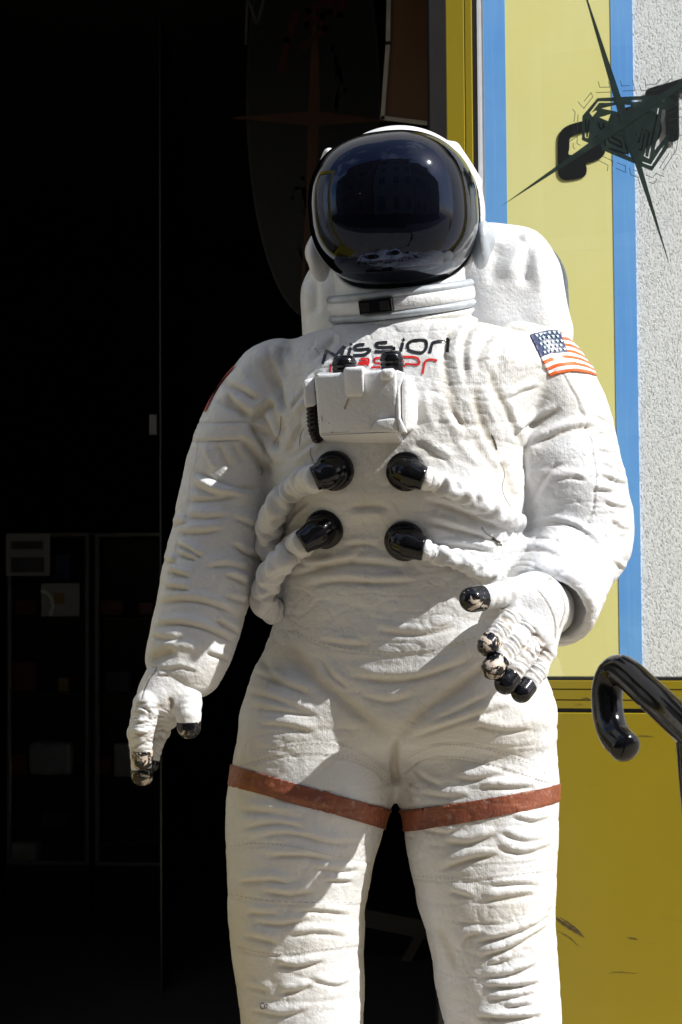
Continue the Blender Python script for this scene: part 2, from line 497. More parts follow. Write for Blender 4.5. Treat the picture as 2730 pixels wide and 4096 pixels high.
def slices_fn(rows, yaw=0.0, p=2.0):
    """rows: (dy, xl, xr, Y, ry) read off the photograph; stacked elliptical sections"""
    zs = []; cx = []; cy = []; rx = []; ry = []
    for (dy, xl, xr, Y, r) in rows:
        a = PD(xl, dy, Y); b = PD(xr, dy, Y)
        hw = (b[0] - a[0]) / 2
        zs.append((a[2] + b[2]) / 2); cx.append((a[0] + b[0]) / 2); cy.append(Y)
        e = math.sqrt(max(hw ** 2 - (r * sin(yaw)) ** 2, 1e-4)) / cos(yaw)
        rx.append(e); ry.append(r)
    o = np.argsort(zs); zs = np.array(zs)[o]; cx, cy, rx, ry = [np.array(t)[o] for t in (cx, cy, rx, ry)]
    def cub(z, t):
        zz = np.linspace(zs[0], zs[-1], 400); v = np.interp(zz, zs, t)
        ker = np.hanning(15); ker /= ker.sum(); vp = np.pad(v, 7, mode='edge'); v = np.convolve(vp, ker, 'valid')
        return np.interp(z, zz, v).astype(np.float32)
    def fn(X, Y, Z):
        x = X - cub(Z, cx); y = Y - cub(Z, cy)
        c, s = cos(yaw), sin(yaw)
        xr_, yr_ = c * x + s * y, -s * x + c * y
        a = cub(Z, rx); b = cub(Z, ry)
        if p == 2.0:
            k0 = np.sqrt((xr_ / a) ** 2 + (yr_ / b) ** 2); k1 = np.sqrt((xr_ / a ** 2) ** 2 + (yr_ / b ** 2) ** 2) + 1e-6
            f = k0 * (k0 - 1) / k1
        else:
            k0 = (np.abs(xr_ / a) ** p + np.abs(yr_ / b) ** p + 1e-9) ** (1 / p); f = (k0 - 1) * np.minimum(a, b)
        return smax(f, np.maximum(Z - zs[-1], zs[0] - Z), .03)
    m = max(rx) + .09
    lo = (min(cx) - m, min(cy) - max(ry) - .09, zs[0] - .06); hi = (max(cx) + m, max(cy) + max(ry) + .09, zs[-1] + .06)
    return fn, lo, hi
def rotm(yaw=0, pitch=0, roll=0):
    return np.array(Matrix.Rotation(yaw, 3, 'Z') @ Matrix.Rotation(pitch, 3, 'X') @ Matrix.Rotation(roll, 3, 'Y'))

YAW = radians(-17)     # which way the statue faces (towards the picture's left)
# ================================================================== THE STATUE
statue = empty('astronaut_statue', (0.02, 0.0, 0.0), 'life-size white astronaut statue with mirrored black visor standing in the shop doorway', 'statue')
TORSO = [(738, 800, 1065, -.07, .09), (752, 765, 1100, -.07, .12), (767, 705, 1160, -.07, .14), (790, 645, 1225, -.065, .155), (850, 600, 1260, -.065, .18), (950, 592, 1225, -.065, .195),
         (1050, 612, 1198, -.06, .20), (1150, 628, 1206, -.055, .195), (1250, 636, 1200, -.04, .178), (1350, 642, 1180, -.03, .174),
         (1430, 634, 1190, -.02, .172), (1500, 607, 1228, -.01, .175), (1570, 581, 1250, 0, .175), (1640, 564, 1262, 0, .168), (1700, 590, 1240, 0, .14), (1745, 680, 1150, 0, .07)]
LEG_L = [(1540, 600, 885, 0, .13), (1640, 557, 905, 0, .145), (1700, 546, 906, 0, .145), (1800, 524, 907, 0, .143), (1850, 521, 898, 0, .14), (1900, 519, 885, 0, .138),
         (1950, 520, 869, 0, .135), (2020, 523, 850, 0, .13), (2090, 527, 838, 0, .128), (2150, 531, 838, 0, .125), (2200, 535, 838, 0, .123), (2280, 546, 837, 0, .12),
         (2353, 556, 836, 0, .118), (2500, 572, 822, .01, .112), (2640, 585, 815, .02, .11), (2790, 590, 820, 0.0, .115)]
LEG_R = [(1560, 930, 1240, 0, .13), (1620, 906, 1264, 0, .14), (1700, 906, 1276, 0, .145), (1800, 914, 1283, 0, .143), (1900, 928, 1284, 0, .14), (2000, 945, 1278, 0, .135), (2070, 957, 1275, 0, .132),
         (2130, 974, 1277, 0, .128), (2190, 989, 1280, 0, .124), (2250, 998, 1285, 0, .12), (2353, 1022, 1291, 0, .116), (2500, 1040, 1290, .01, .11), (2640, 1050, 1285, .02, .108), (2790, 1045, 1290, 0, .115)]
ARM_L = [(778, 610, 690, -.05, .05), (800, 580, 715, -.05, .08), (820, 558, 725, -.048, .09), (845, 540, 725, -.045, .097), (870, 521, 720, -.043, .10), (900, 500, 705, -.04, .10), (945, 472, 680, -.04, .098), (980, 456, 660, -.04, .097),
         (1050, 431, 648, -.04, .096), (1100, 423, 640, -.04, .095), (1160, 406, 630, -.045, .094), (1200, 399, 620, -.05, .094), (1260, 385, 607, -.055, .093), (1320, 372, 594, -.065, .09),
         (1380, 363, 577, -.075, .086), (1430, 350, 560, -.085, .083), (1480, 339, 546, -.095, .08), (1520, 335, 531, -.10, .075), (1550, 343, 516, -.105, .068), (1585, 372, 497, -.11, .05), (1606, 420, 480, -.11, .03)]
ARM_R = [(742, 1160, 1235, -.03, .06), (765, 1130, 1288, -.03, .09), (800, 1120, 1329, -.03, .11), (850, 1125, 1364, -.03, .12), (910, 1138, 1390, -.025, .12), (980, 1150, 1410, -.02, .118), (1050, 1152, 1425, -.035, .118),
         (1110, 1165, 1440, -.04, .118), (1170, 1178, 1451, -.035, .115), (1230, 1190, 1450, -.03, .11), (1275, 1215, 1443, -.02, .095), (1320, 1260, 1420, -.02, .06)]
H = .0029
V = Vol((-.42, -.40, .03), (.60, .24, 1.80), H)
fn, lo, hi = slices_fn(TORSO, YAW, 2.35); V.add(fn, lo, hi, .02)
for rows in (LEG_L, LEG_R):
    fn, lo, hi = slices_fn(rows, radians(-8), 2.2); V.add(fn, lo, hi, .03)
fn, lo, hi = slices_fn(ARM_L, radians(-10), 2.1); V.add(fn, lo, hi, .014)
fn, lo, hi = slices_fn(ARM_R, radians(-20), 2.1); V.add(fn, lo, hi, .010)
FA = PD(1334, 1225, 0.0); FB = PD(1262, 1402, -.205)
fd = (FB - FA) / np.linalg.norm(FB - FA)
def forearm(X, Y, Z):
    f = cone_fn(FA, FB + fd * .06, .092, .079)(X, Y, Z)
    return smax(f, (X - FB[0]) * fd[0] + (Y - FB[1]) * fd[1] + (Z - FB[2]) * fd[2], .022)
V.add(forearm, np.minimum(FA, FB) - .16, np.maximum(FA, FB) + .16, .03)
V.cut(cone_fn(FB + fd * .0, FB + fd * .08, .060, .068), FB - .13, FB + .13, .008)
# boots, below the picture's lower edge
for cx, in ((PD(705, 2790, 0)[0],), (PD(1168, 2790, 0)[0],)):
    V.ell((cx - .02, -.07, .085), (.11, .19, .085), .04)
BV, BF = V.mesh(5)
del V
print('suit verts', len(BV))

# ---- folds pressed into the suit: (kind, width mm, depth mm, points) read off the photograph
FOLDS = []
def folds(org, scale, items, kd=1.0, kw=1.0):
    for it in items:
        k, wd, dp, pts = it[:4]
        FOLDS.append((k, wd * (1 if k in 'sb' else kw), dp * (1 if k in 'sb' else kd), np.array([(org[0] + x / scale, org[1] + y / scale) for x, y in pts])))
zL = ((850, 2500), 1.0814)
folds(*zL, [
 # seams and straps
 ('s', 1.6, 1.6, [(75, 970), (200, 958), (330, 968), (430, 988), (520, 1010), (690, 1028)]), ('s', 1.0, .7, [(75, 950), (220, 940), (420, 965), (600, 1003)]),
 ('s', 1.6, 1.6, [(75, 1178), (230, 1206), (430, 1213), (620, 1213), (658, 1195)]), ('s', 1.0, .7, [(75, 1162), (230, 1188), (430, 1196), (620, 1196)]),
 ('s', 1.8, 1.8, [(95, 1400), (200, 1428), (330, 1432), (450, 1418), (600, 1400), (655, 1380)]), ('s', 1.0, .7, [(110, 1388), (220, 1412), (400, 1404), (600, 1384)]),
 ('s', 1.6, 1.7, [(130, 610), (250, 580), (400, 565), (560, 575), (690, 620), (770, 690)]), ('s', 1.4, 1.2, [(180, 560), (280, 520), (450, 500), (580, 515), (700, 570), (770, 630)]), ('s', 1.0, .8, [(240, 540), (400, 520), (560, 540), (660, 580)]),
 ('s', 1.6, 1.9, [(830, 640), (900, 590), (1000, 578), (1120, 590), (1250, 625), (1370, 665), (1470, 690)]), ('s', 1.4, 1.2, [(850, 560), (940, 520), (1040, 505), (1160, 520), (1290, 555), (1400, 600), (1480, 660)]), ('s', 1.0, .8, [(840, 600), (960, 550), (1080, 540), (1240, 575), (1380, 630)]),
 ('s', 1.6, 1.7, [(860, 1095), (1000, 1110), (1120, 1110), (1250, 1095), (1400, 1080), (1480, 1065)]), ('s', 1.0, .8, [(870, 1080), (1100, 1085), (1300, 1060), (1480, 1045)]),
 ('s', 1.8, 2.0, [(1080, 1290), (1250, 1295), (1350, 1280), (1475, 1235)]), ('s', 1.0, .8, [(1250, 1275), (1380, 1255), (1470, 1225)]), ('s', 1.6, 1.5, [(1190, 1510), (1290, 1508), (1390, 1470), (1480, 1420)]),
 ('s', 1.5, 1.3, [(330, 20), (480, 90), (640, 120), (820, 128), (980, 110), (1150, 60)]), ('s', 1.0, .8, [(600, 110), (625, 200), (640, 290)]), ('s', 1.0, .8, [(900, 120), (890, 200), (870, 290)]),
 # viewer-left leg
 ('f', 11, 5, [(110, 800), (250, 812), (400, 835)]), ('f', 9, 4, [(260, 740), (400, 770), (520, 800)]), ('f', 11, 5.5, [(120, 880), (280, 858), (420, 885)]), ('f', 9, 4, [(150, 925), (330, 902), (520, 945), (640, 935)]),
 ('f', 10, 5, [(220, 1000), (400, 998), (540, 1025)]), ('f', 9, 5, [(100, 1115), (250, 1105), (340, 1122)]), ('f', 7, 5, [(480, 1108), (610, 1110)]), ('f', 10, 5, [(210, 1150), (330, 1168), (440, 1152)]),
 ('f', 10, 5.5, [(140, 1245), (290, 1252)]), ('f', 10, 5, [(180, 1285), (300, 1296), (430, 1272)]), ('f', 10, 5, [(130, 1340), (280, 1375)]), ('f', 9, 6, [(270, 1468), (370, 1480), (490, 1452)]),
 ('f', 10, 6, [(290, 1595), (380, 1580), (430, 1555)]), ('f', 9, 4, [(130, 1560), (250, 1585)]), ('f', 9, 4, [(320, 1345), (460, 1332), (590, 1350)]), ('f', 9, 4, [(420, 1050), (560, 1065), (640, 1055)]), ('f', 9, 4, [(340, 1250), (430, 1236), (600, 1255)]),
 ('f', 9, 4.5, [(150, 1660), (300, 1690), (420, 1660)]), ('f', 8, 4, [(430, 1540), (540, 1560), (600, 1540)]), ('r', 12, 4, [(560, 700), (600, 760), (660, 800)]),
 ('g', 12, 6, [(310, 80), (400, 200), (520, 290), (640, 390), (780, 485)]), ('f', 11, 5, [(180, 200), (330, 262), (450, 310)]), ('f', 10, 4.5, [(140, 280), (300, 332), (430, 375)]), ('f', 9, 4, [(150, 350), (300, 372), (470, 392)]), ('f', 9, 3.5, [(200, 430), (330, 440), (450, 470)]),
 ('g', 8, 4, [(200, 130), (250, 200), (290, 260)]), ('f', 9, 4, [(480, 150), (520, 215), (590, 270)]),
 # groin and viewer-right thigh
 ('g', 12, 6, [(1250, 120), (1120, 230), (1000, 320), (880, 410), (790, 490)]), ('g', 6, 9, [(790, 485), (786, 600), (796, 700)]), ('f', 10, 4, [(930, 420), (1060, 370), (1200, 300)]), ('f', 10, 4, [(850, 490), (1000, 440), (1180, 380), (1300, 350)]),
 ('f', 9, 4, [(1130, 430), (1260, 460), (1380, 450)]), ('f', 9, 4.5, [(860, 608), (910, 660), (1000, 700)]), ('f', 9, 4, [(890, 722), (1010, 744), (1110, 738)]), ('f', 10, 5, [(1050, 655), (1130, 670), (1260, 640)]), ('f', 10, 5, [(1150, 700), (1280, 705), (1400, 700)]), ('f', 9, 4, [(840, 690), (865, 770)]),
 ('f', 11, 6, [(1000, 935), (1110, 945), (1230, 905)]), ('f', 9, 4, [(1240, 895), (1350, 935), (1450, 920)]), ('f', 11, 7, [(990, 1055), (1110, 1015), (1240, 990)]), ('f', 10, 5, [(1230, 965), (1350, 988), (1475, 950)]),
 ('f', 10, 5, [(1170, 1195), (1300, 1175), (1410, 1162)]), ('f', 9, 4, [(1020, 1150), (1130, 1180)]), ('f', 9, 4, [(1200, 1130), (1330, 1120), (1420, 1130)]),
 ('f', 10, 8, [(1140, 1372), (1260, 1350), (1380, 1305), (1465, 1250)]), ('f', 10, 8, [(1150, 1440), (1290, 1398), (1400, 1335), (1465, 1290)]), ('f', 9, 6, [(1170, 1525), (1280, 1515), (1410, 1470)]),
 ('f', 9, 7.5, [(1180, 1565), (1310, 1565), (1420, 1545)]), ('f', 8, 5, [(1190, 1625), (1300, 1612), (1400, 1590)]), ('f', 9, 7.5, [(1140, 1695), (1280, 1703), (1430, 1690)]), ('f', 8, 5, [(1270, 1655), (1390, 1640)]), ('f', 8, 4, [(1200, 1470), (1300, 1445)]),
 ('f', 8, 4, [(1080, 1400), (1100, 1350), (1180, 1330)]), ('g', 9, 4, [(960, 1300), (1020, 1400), (1060, 1500)]), ('f', 8, 4, [(1290, 830), (1390, 850), (1470, 830)]), ('f', 8, 4, [(900, 880), (1010, 900), (1080, 880)]),
 # belly
 ('f', 12, 5, [(560, 215), (750, 238), (880, 228), (1010, 190), (1130, 140)]), ('f', 11, 4, [(460, 60), (600, 85), (700, 80)]), ('f', 11, 4, [(640, 300), (760, 330), (880, 300)]), ('g', 8, 3, [(330, 80), (390, 150), (450, 210)]), ('f', 10, 4, [(700, 20), (900, 40), (1060, 0)]),
], .9, .92)
zT2 = ((1000, 1250), 1.4255)
folds(*zT2, [
 ('s', 1.2, 0.90, [(640, 780), (648, 1000), (655, 1200), (662, 1420), (668, 1568)]), ('s', 1.2, 0.60, [(945, 352), (1000, 372), (1090, 375)]), ('s', 1.2, 0.60, [(1090, 375), (1100, 250), (1125, 130)]), ('s', 1.4, 1.40, [(450, 30), (475, 90), (525, 125)]), ('s', 1.2, 1.00, [(525, 125), (520, 180), (500, 240)]),
 ('f', 12, 5.00, [(230, 1500), (430, 1448), (560, 1424), (720, 1430), (880, 1450)]), ('f', 12, 4.50, [(300, 1560), (500, 1530), (720, 1540), (950, 1530)]), ('g', 8, 3.00, [(560, 1425), (610, 1390), (650, 1350)]), ('F', 12, 4.00, [(560, 1120), (700, 1115), (800, 1125)]), ('f', 10, 3.00, [(540, 1330), (640, 1318), (740, 1330)]),
 ('f', 13, 6.00, [(1000, 1060), (1150, 1112), (1300, 1180), (1480, 1245)]), ('f', 12, 5.00, [(960, 1180), (1130, 1222), (1300, 1272), (1430, 1315)]), ('f', 11, 5.00, [(1040, 1400), (1150, 1440), (1280, 1480)]), ('f', 10, 4.00, [(1200, 1130), (1330, 1170), (1450, 1200)]), ('f', 10, 4.00, [(1010, 1350), (1200, 1330), (1400, 1370)]),
 ('g', 10, 2.50, [(1125, 120), (1105, 250), (1115, 420), (1160, 560), (1240, 700)]), ('r', 9, 2.00, [(1000, 420), (1010, 560), (1060, 680)]), ('g', 9, 1.50, [(960, 430), (965, 600), (950, 690)]), ('f', 12, 2.50, [(1240, 660), (1200, 640), (1140, 560)]), ('g', 8, 1.50, [(930, 760), (1000, 790), (1090, 850)]),
 ('f', 10, 2.50, [(950, 740), (1050, 790), (1160, 870)]), ('r', 9, 2.00, [(1180, 720), (1240, 800), (1300, 880)]), ('g', 9, 2.50, [(1260, 690), (1320, 800), (1400, 900), (1500, 1100)]),
 ('f', 10, 4.00, [(380, 380), (290, 480), (220, 575)]), ('g', 9, 5.00, [(150, 380), (165, 480), (205, 575)]), ('g', 8, 4.00, [(90, 470), (130, 590), (165, 690)]), ('f', 11, 6.00, [(0, 620), (70, 740), (140, 880)]), ('f', 9, 4.00, [(60, 560), (110, 650), (160, 770)]), ('g', 8, 4.00, [(180, 590), (172, 700), (130, 750)]),
 ('g', 9, 4.00, [(500, 140), (440, 190), (350, 290)]), ('r', 9, 3.00, [(430, 210), (350, 330), (300, 450)]), ('g', 7, 3.00, [(200, 150), (180, 260), (210, 400)]), ('g', 8, 3.00, [(300, 620), (260, 720), (200, 820)]), ('g', 8, 3.00, [(250, 60), (220, 160), (240, 280)]), ('g', 8, 3.00, [(100, 150), (110, 260), (140, 350)]),
 ('f', 10, 4.00, [(340, 1080), (260, 1140), (200, 1220)]), ('f', 10, 4.00, [(260, 1400), (330, 1440), (480, 1440)]), ('f', 10, 4.00, [(420, 700), (330, 760), (230, 830)]),
], 1.15, .78)
zAL = ((450, 1250), 1.17625)
folds(*zAL, [
 ('b', 15, 3.0, [(385, 560), (500, 558), (612, 550)]), ('s', 1.8, 3.2, [(390, 516), (500, 520), (648, 516)]), ('s', 1.8, 3.2, [(378, 602), (480, 604), (600, 598)]), ('s', 1.3, 1.4, [(405, 600), (395, 700), (370, 780), (365, 880), (345, 960), (335, 1050), (305, 1080), (295, 1160), (290, 1260), (285, 1340)]),
 ('g', 8, 5, [(655, 520), (700, 470), (760, 420)]), ('g', 9, 7, [(640, 525), (720, 575), (785, 645)]), ('g', 9, 7, [(605, 600), (680, 680), (745, 780)]), ('g', 8, 5, [(640, 500), (560, 430), (530, 390)]), ('r', 9, 4, [(590, 560), (660, 600), (740, 700)]), ('r', 10, 5, [(640, 470), (700, 420), (740, 380)]),
 ('f', 9, 4, [(530, 370), (590, 430), (655, 485)]), ('f', 9, 4, [(550, 330), (640, 380), (690, 415)]), ('r', 9, 4, [(600, 250), (640, 330), (680, 400)]), ('g', 9, 4, [(690, 210), (760, 330), (800, 460)]), ('g', 8, 4, [(760, 240), (780, 400), (790, 500)]), ('g', 7, 4, [(500, 300), (540, 340), (610, 400)]), ('g', 7, 3, [(470, 400), (520, 430), (590, 470)]),
 ('r', 7, 3.5, [(430, 620), (460, 690), (490, 740)]), ('g', 7, 4, [(490, 615), (525, 680), (560, 740)]), ('g', 7, 3.5, [(560, 610), (590, 670), (630, 720)]), ('F', 11, 5, [(370, 740), (480, 790), (560, 825), (700, 835)]), ('f', 11, 5, [(380, 815), (480, 850), (620, 860)]), ('f', 10, 4, [(350, 885), (480, 878), (580, 860)]), ('f', 10, 4, [(340, 955), (450, 965), (560, 950)]), ('f', 10, 4.5, [(300, 1035), (420, 1035), (520, 1020)]),
 ('f', 8, 6, [(300, 1085), (360, 1115), (430, 1155)]), ('f', 8, 5, [(310, 1135), (400, 1165)]), ('f', 8, 5.5, [(255, 1215), (370, 1245)]), ('f', 8, 5.5, [(250, 1290), (370, 1305)]), ('f', 8, 4.5, [(240, 1165), (300, 1175)]), ('f', 10, 4, [(430, 1200), (540, 1190), (660, 1220)]),
 ('f', 10, 5, [(200, 1370), (330, 1352), (450, 1368), (600, 1425)]), ('f', 8, 4.5, [(190, 1470), (320, 1462), (450, 1492), (580, 1550)]), ('s', 1.4, 1.5, [(200, 1480), (320, 1472), (450, 1502), (570, 1556)]), ('f', 9, 4, [(180, 1520), (260, 1535), (340, 1530)]), ('g', 11, 8, [(170, 1650), (225, 1615), (300, 1592)]), ('r', 10, 4, [(240, 1570), (330, 1560), (420, 1590)]),
 ('f', 9, 5, [(560, 1085), (640, 1135), (700, 1155)]), ('f', 9, 5, [(530, 1230), (640, 1275)]), ('f', 9, 4, [(520, 1335), (640, 1365)]), ('f', 8, 5, [(480, 1445), (600, 1510)]), ('f', 8, 4, [(440, 1600), (560, 1640)]), ('f', 10, 4, [(560, 960), (680, 1010), (720, 1040)]), ('f', 8, 5, [(270, 1000), (350, 985)]),
], 1.1, .85)
zAR = ((1700, 1250), 1.4256)
folds(*zAR, [
 ('s', 1.8, 2.20, [(795, 360), (830, 430), (870, 500), (880, 550), (910, 600), (915, 640), (950, 740), (960, 830), (975, 900), (970, 1000), (960, 1120), (915, 1230)]), ('r', 4, 0.88, [(815, 360), (850, 430), (890, 500), (930, 600), (965, 740), (990, 900), (985, 1000), (970, 1120)]),
 ('f', 11, 8.00, [(600, 755), (720, 705), (800, 672), (900, 652), (1010, 655)]), ('g', 9, 5.00, [(590, 670), (700, 600), (780, 540)]), ('f', 10, 6.00, [(510, 700), (620, 625), (760, 555)]), ('f', 9, 4.00, [(470, 500), (560, 450), (660, 420)]), ('g', 8, 3.30, [(410, 410), (460, 560), (530, 700), (585, 810)]), ('g', 9, 3.30, [(370, 320), (395, 430), (450, 540)]),
 ('g', 10, 4.40, [(300, 400), (290, 500), (330, 640), (400, 780), (440, 850)]), ('r', 9, 2.75, [(340, 420), (370, 560), (440, 700)]), ('r', 9, 5.00, [(490, 480), (510, 600), (560, 700)]), ('g', 10, 7.00, [(440, 840), (480, 960), (530, 1090)]), ('r', 14, 5.00, [(640, 700), (600, 850), (590, 1000)]), ('F', 11, 4.00, [(600, 1080), (680, 960), (740, 890), (830, 860)]),
 ('r', 8, 2.75, [(560, 20), (430, 110), (370, 220), (350, 340)]), ('g', 7, 3.30, [(470, 40), (380, 130), (315, 220), (305, 340)]), ('r', 8, 2.75, [(410, 20), (290, 120), (262, 240), (270, 380)]), ('g', 7, 3.30, [(360, 20), (240, 120), (222, 260), (240, 420)]), ('r', 8, 2.75, [(270, 40), (180, 160), (180, 300), (225, 450)]),
 ('g', 8, 3.30, [(210, 40), (125, 150), (115, 280), (145, 420), (225, 600)]), ('g', 7, 3.30, [(620, 50), (500, 120), (430, 230), (415, 340)]), ('r', 8, 2.20, [(690, 70), (560, 150), (480, 260), (450, 360)]), ('g', 7, 2.20, [(720, 100), (600, 190), (520, 300)]), ('g', 7, 1.65, [(640, 330), (560, 380), (490, 440)]),
 ('f', 8, 4.00, [(560, 1222), (680, 1190), (800, 1200), (900, 1245), (990, 1325), (1030, 1435), (1020, 1570)]), ('s', 1.5, 1.80, [(550, 1262), (660, 1214), (790, 1222), (900, 1275), (975, 1370), (1000, 1490)]), ('s', 1.5, 1.60, [(490, 1335), (600, 1288), (720, 1292), (830, 1342), (915, 1425), (950, 1545)]), ('f', 9, 4.00, [(470, 1390), (580, 1350), (700, 1360), (800, 1410)]),
 ('f', 9, 5.00, [(1000, 850), (1090, 900), (1160, 930)]), ('f', 9, 5.00, [(1000, 925), (1100, 965), (1170, 980)]), ('f', 9, 4.00, [(950, 1010), (1080, 1025)]), ('f', 8, 4.00, [(950, 580), (1030, 622), (1090, 640)]), ('f', 8, 4.00, [(975, 680), (1070, 705)]), ('f', 8, 4.00, [(1020, 1080), (1100, 1110), (1170, 1110)]), ('f', 9, 4.00, [(1060, 1180), (1120, 1230), (1180, 1240)]), ('f', 8, 4.00, [(980, 780), (1060, 800), (1120, 790)]), ('f', 8, 4.00, [(1060, 1400), (1110, 1450), (1150, 1470)]), ('f', 9, 4.00, [(720, 960), (840, 940), (930, 960)]),
 # creases across the fingers of the near glove
 ('s', 1.3, 1.20, [(490, 1460), (560, 1440), (660, 1475), (760, 1560), (800, 1680), (770, 1800)]), ('s', 1.4, 1.40, [(640, 1560), (760, 1490)]), ('s', 1.2, 1.20, [(640, 1580), (700, 1660), (740, 1760), (745, 1860)]),
], .8, .72)
zGL = ((480, 2550), 3.62)
folds(*zGL, [('s', 1.4, 1.5, [(545, 330), (520, 480), (420, 600), (340, 780), (310, 880)]), ('f', 5, 2, [(520, 490), (650, 470), (900, 435), (1160, 520)]), ('f', 6, 2.5, [(330, 1000), (430, 1080), (420, 1140)]), ('f', 5, 2, [(230, 1200), (330, 1230), (430, 1210)]), ('f', 5, 2, [(200, 1380), (320, 1400), (440, 1370)]), ('g', 4, 3, [(720, 870), (740, 960), (700, 1040)]), ('f', 5, 2, [(560, 560), (640, 545), (720, 550)])])
def apply_folds(V, F, fl):
    N = normals_of(V, F); S = proj(V)
    face = ((CAM - V) * N).sum(1) / np.linalg.norm(CAM - V, axis=1)
    wt = np.clip((face + .05) / .3, 0, 1)
    dsp = np.zeros(len(V))
    px = 1000 * np.linalg.norm(V - CAM, axis=1) / FPX        # mm per picture px at each point
    for (kind, wd, dp, pts) in fl:
        if len(pts) > 2: pts = catmull(pts, 5)
        mpp = .45
        R = wd / mpp * 3.2
        b0, b1 = pts.min(0) - R, pts.max(0) + R
        m = np.where((S[:, 0] > b0[0]) & (S[:, 0] < b1[0]) & (S[:, 1] > b0[1]) & (S[:, 1] < b1[1]) & (wt > 0))[0]
        if not len(m): continue
        q = S[m]; best = np.full(len(m), 1e9); sg = np.zeros(len(m)); tt = np.zeros(len(m))
        L = np.linalg.norm(np.diff(pts, axis=0), axis=1); tot = L.sum(); acc = 0
        for i in range(len(pts) - 1):
            a = pts[i]; d = pts[i + 1] - a; l2 = d @ d + 1e-9
            t = np.clip(((q - a) @ d) / l2, 0, 1)
            e = q - a - t[:, None] * d; dist = np.hypot(e[:, 0], e[:, 1])
            s = np.sign(d[0] * e[:, 1] - d[1] * e[:, 0])
            u = dist < best
            best[u] = dist[u]; sg[u] = s[u]; tt[u] = (acc + t[u] * L[i]) / tot; acc += L[i]
        x = best * px[m] / wd                # in widths
        tap = np.clip(np.minimum(tt, 1 - tt) / .22, 0, 1) ** .8
        if kind in 'sb': tap = np.ones_like(tap)
        sx = sg * x
        if kind == 'g': pr = -np.exp(-x * x)
        elif kind == 's': pr = -np.exp(-x * x)                          # seam: even groove
        elif kind == 'r': pr = np.exp(-x * x)
        elif kind == 'f': pr = .9 * np.exp(-((sx + 1.1) / .95) ** 2) - .85 * np.exp(-((sx - .2) / .45) ** 2)   # bulge on the upper side, sharp tuck under it
        elif kind == 'F': pr = .9 * np.exp(-((sx - 1.1) / .95) ** 2) - .85 * np.exp(-((sx + .2) / .45) ** 2)
        elif kind == 'b': pr = 1 / (1 + np.exp((x - 1) * 9))           # raised band
        dsp[m] += pr * tap * dp * .001 * wt[m]
    global LAST
    LAST = dsp
    return V + N * dsp[:, None]
def vnoise(Pn, seed):
    r = np.random.default_rng(seed); g = r.random((32, 32, 32)).astype(np.float32)
    i = np.floor(Pn).astype(int); f = Pn - i; f = f * f * (3 - 2 * f); out = 0
    for dx in (0, 1):
        for dy in (0, 1):
            for dz in (0, 1):
                wgt = (f[:, 0] if dx else 1 - f[:, 0]) * (f[:, 1] if dy else 1 - f[:, 1]) * (f[:, 2] if dz else 1 - f[:, 2])
                out = out + wgt * g[(i[:, 0] + dx) % 32, (i[:, 1] + dy) % 32, (i[:, 2] + dz) % 32]
    return out - .5
N0 = normals_of(BV, BF)
amp = .0035 * vnoise(BV * np.array([14, 14, 26]), 1) + .005 * vnoise(BV * np.array([6, 6, 16]) + 9, 2)
crs = np.abs(vnoise(BV * np.array([7, 7, 30]) + 3, 3)); amp = .8 * amp - .0012 * np.clip(1 - crs / .09, 0, 1)
r2 = np.abs(vnoise(BV * np.array([20, 20, 62]) + 1.7 * np.stack([vnoise(BV * 9, 11)] * 3, 1), 4)); r3 = np.abs(vnoise(BV * np.array([34, 34, 48]) + 5, 8))
amp = amp - .0014 * np.clip(1 - r2 / .07, 0, 1) * np.clip(vnoise(BV * 5, 12) * 4 + .4, 0, 1) - .0007 * np.clip(1 - r3 / .06, 0, 1) + .0006 * vnoise(BV * 90, 13)
BV = BV + N0 * amp[:, None]
BV = apply_folds(BV, BF, FOLDS)
sme = mesh_np('suit', BV, BF)
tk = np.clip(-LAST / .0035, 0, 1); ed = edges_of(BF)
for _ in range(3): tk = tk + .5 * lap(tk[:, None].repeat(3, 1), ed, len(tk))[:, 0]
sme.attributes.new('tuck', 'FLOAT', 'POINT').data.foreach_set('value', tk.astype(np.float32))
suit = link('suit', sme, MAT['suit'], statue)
bpy.context.view_layer.update()
SUITI = suit.matrix_world.inverted()
def hit(sx, sy, yg=-.15, ob=None):
    ob = ob or suit
    Mi = ob.matrix_world.inverted()
    o_ = Mi @ Vector(CAM); d_ = Vector(ray(sx, sy))
    ok, loc, n, i = ob.ray_cast(o_, d_)
    if not ok:
        ok, loc, n, i = ob.closest_point_on_mesh(Mi @ Vector(P(sx, sy, yg)))
    return np.array(ob.matrix_world @ loc), np.array(n)

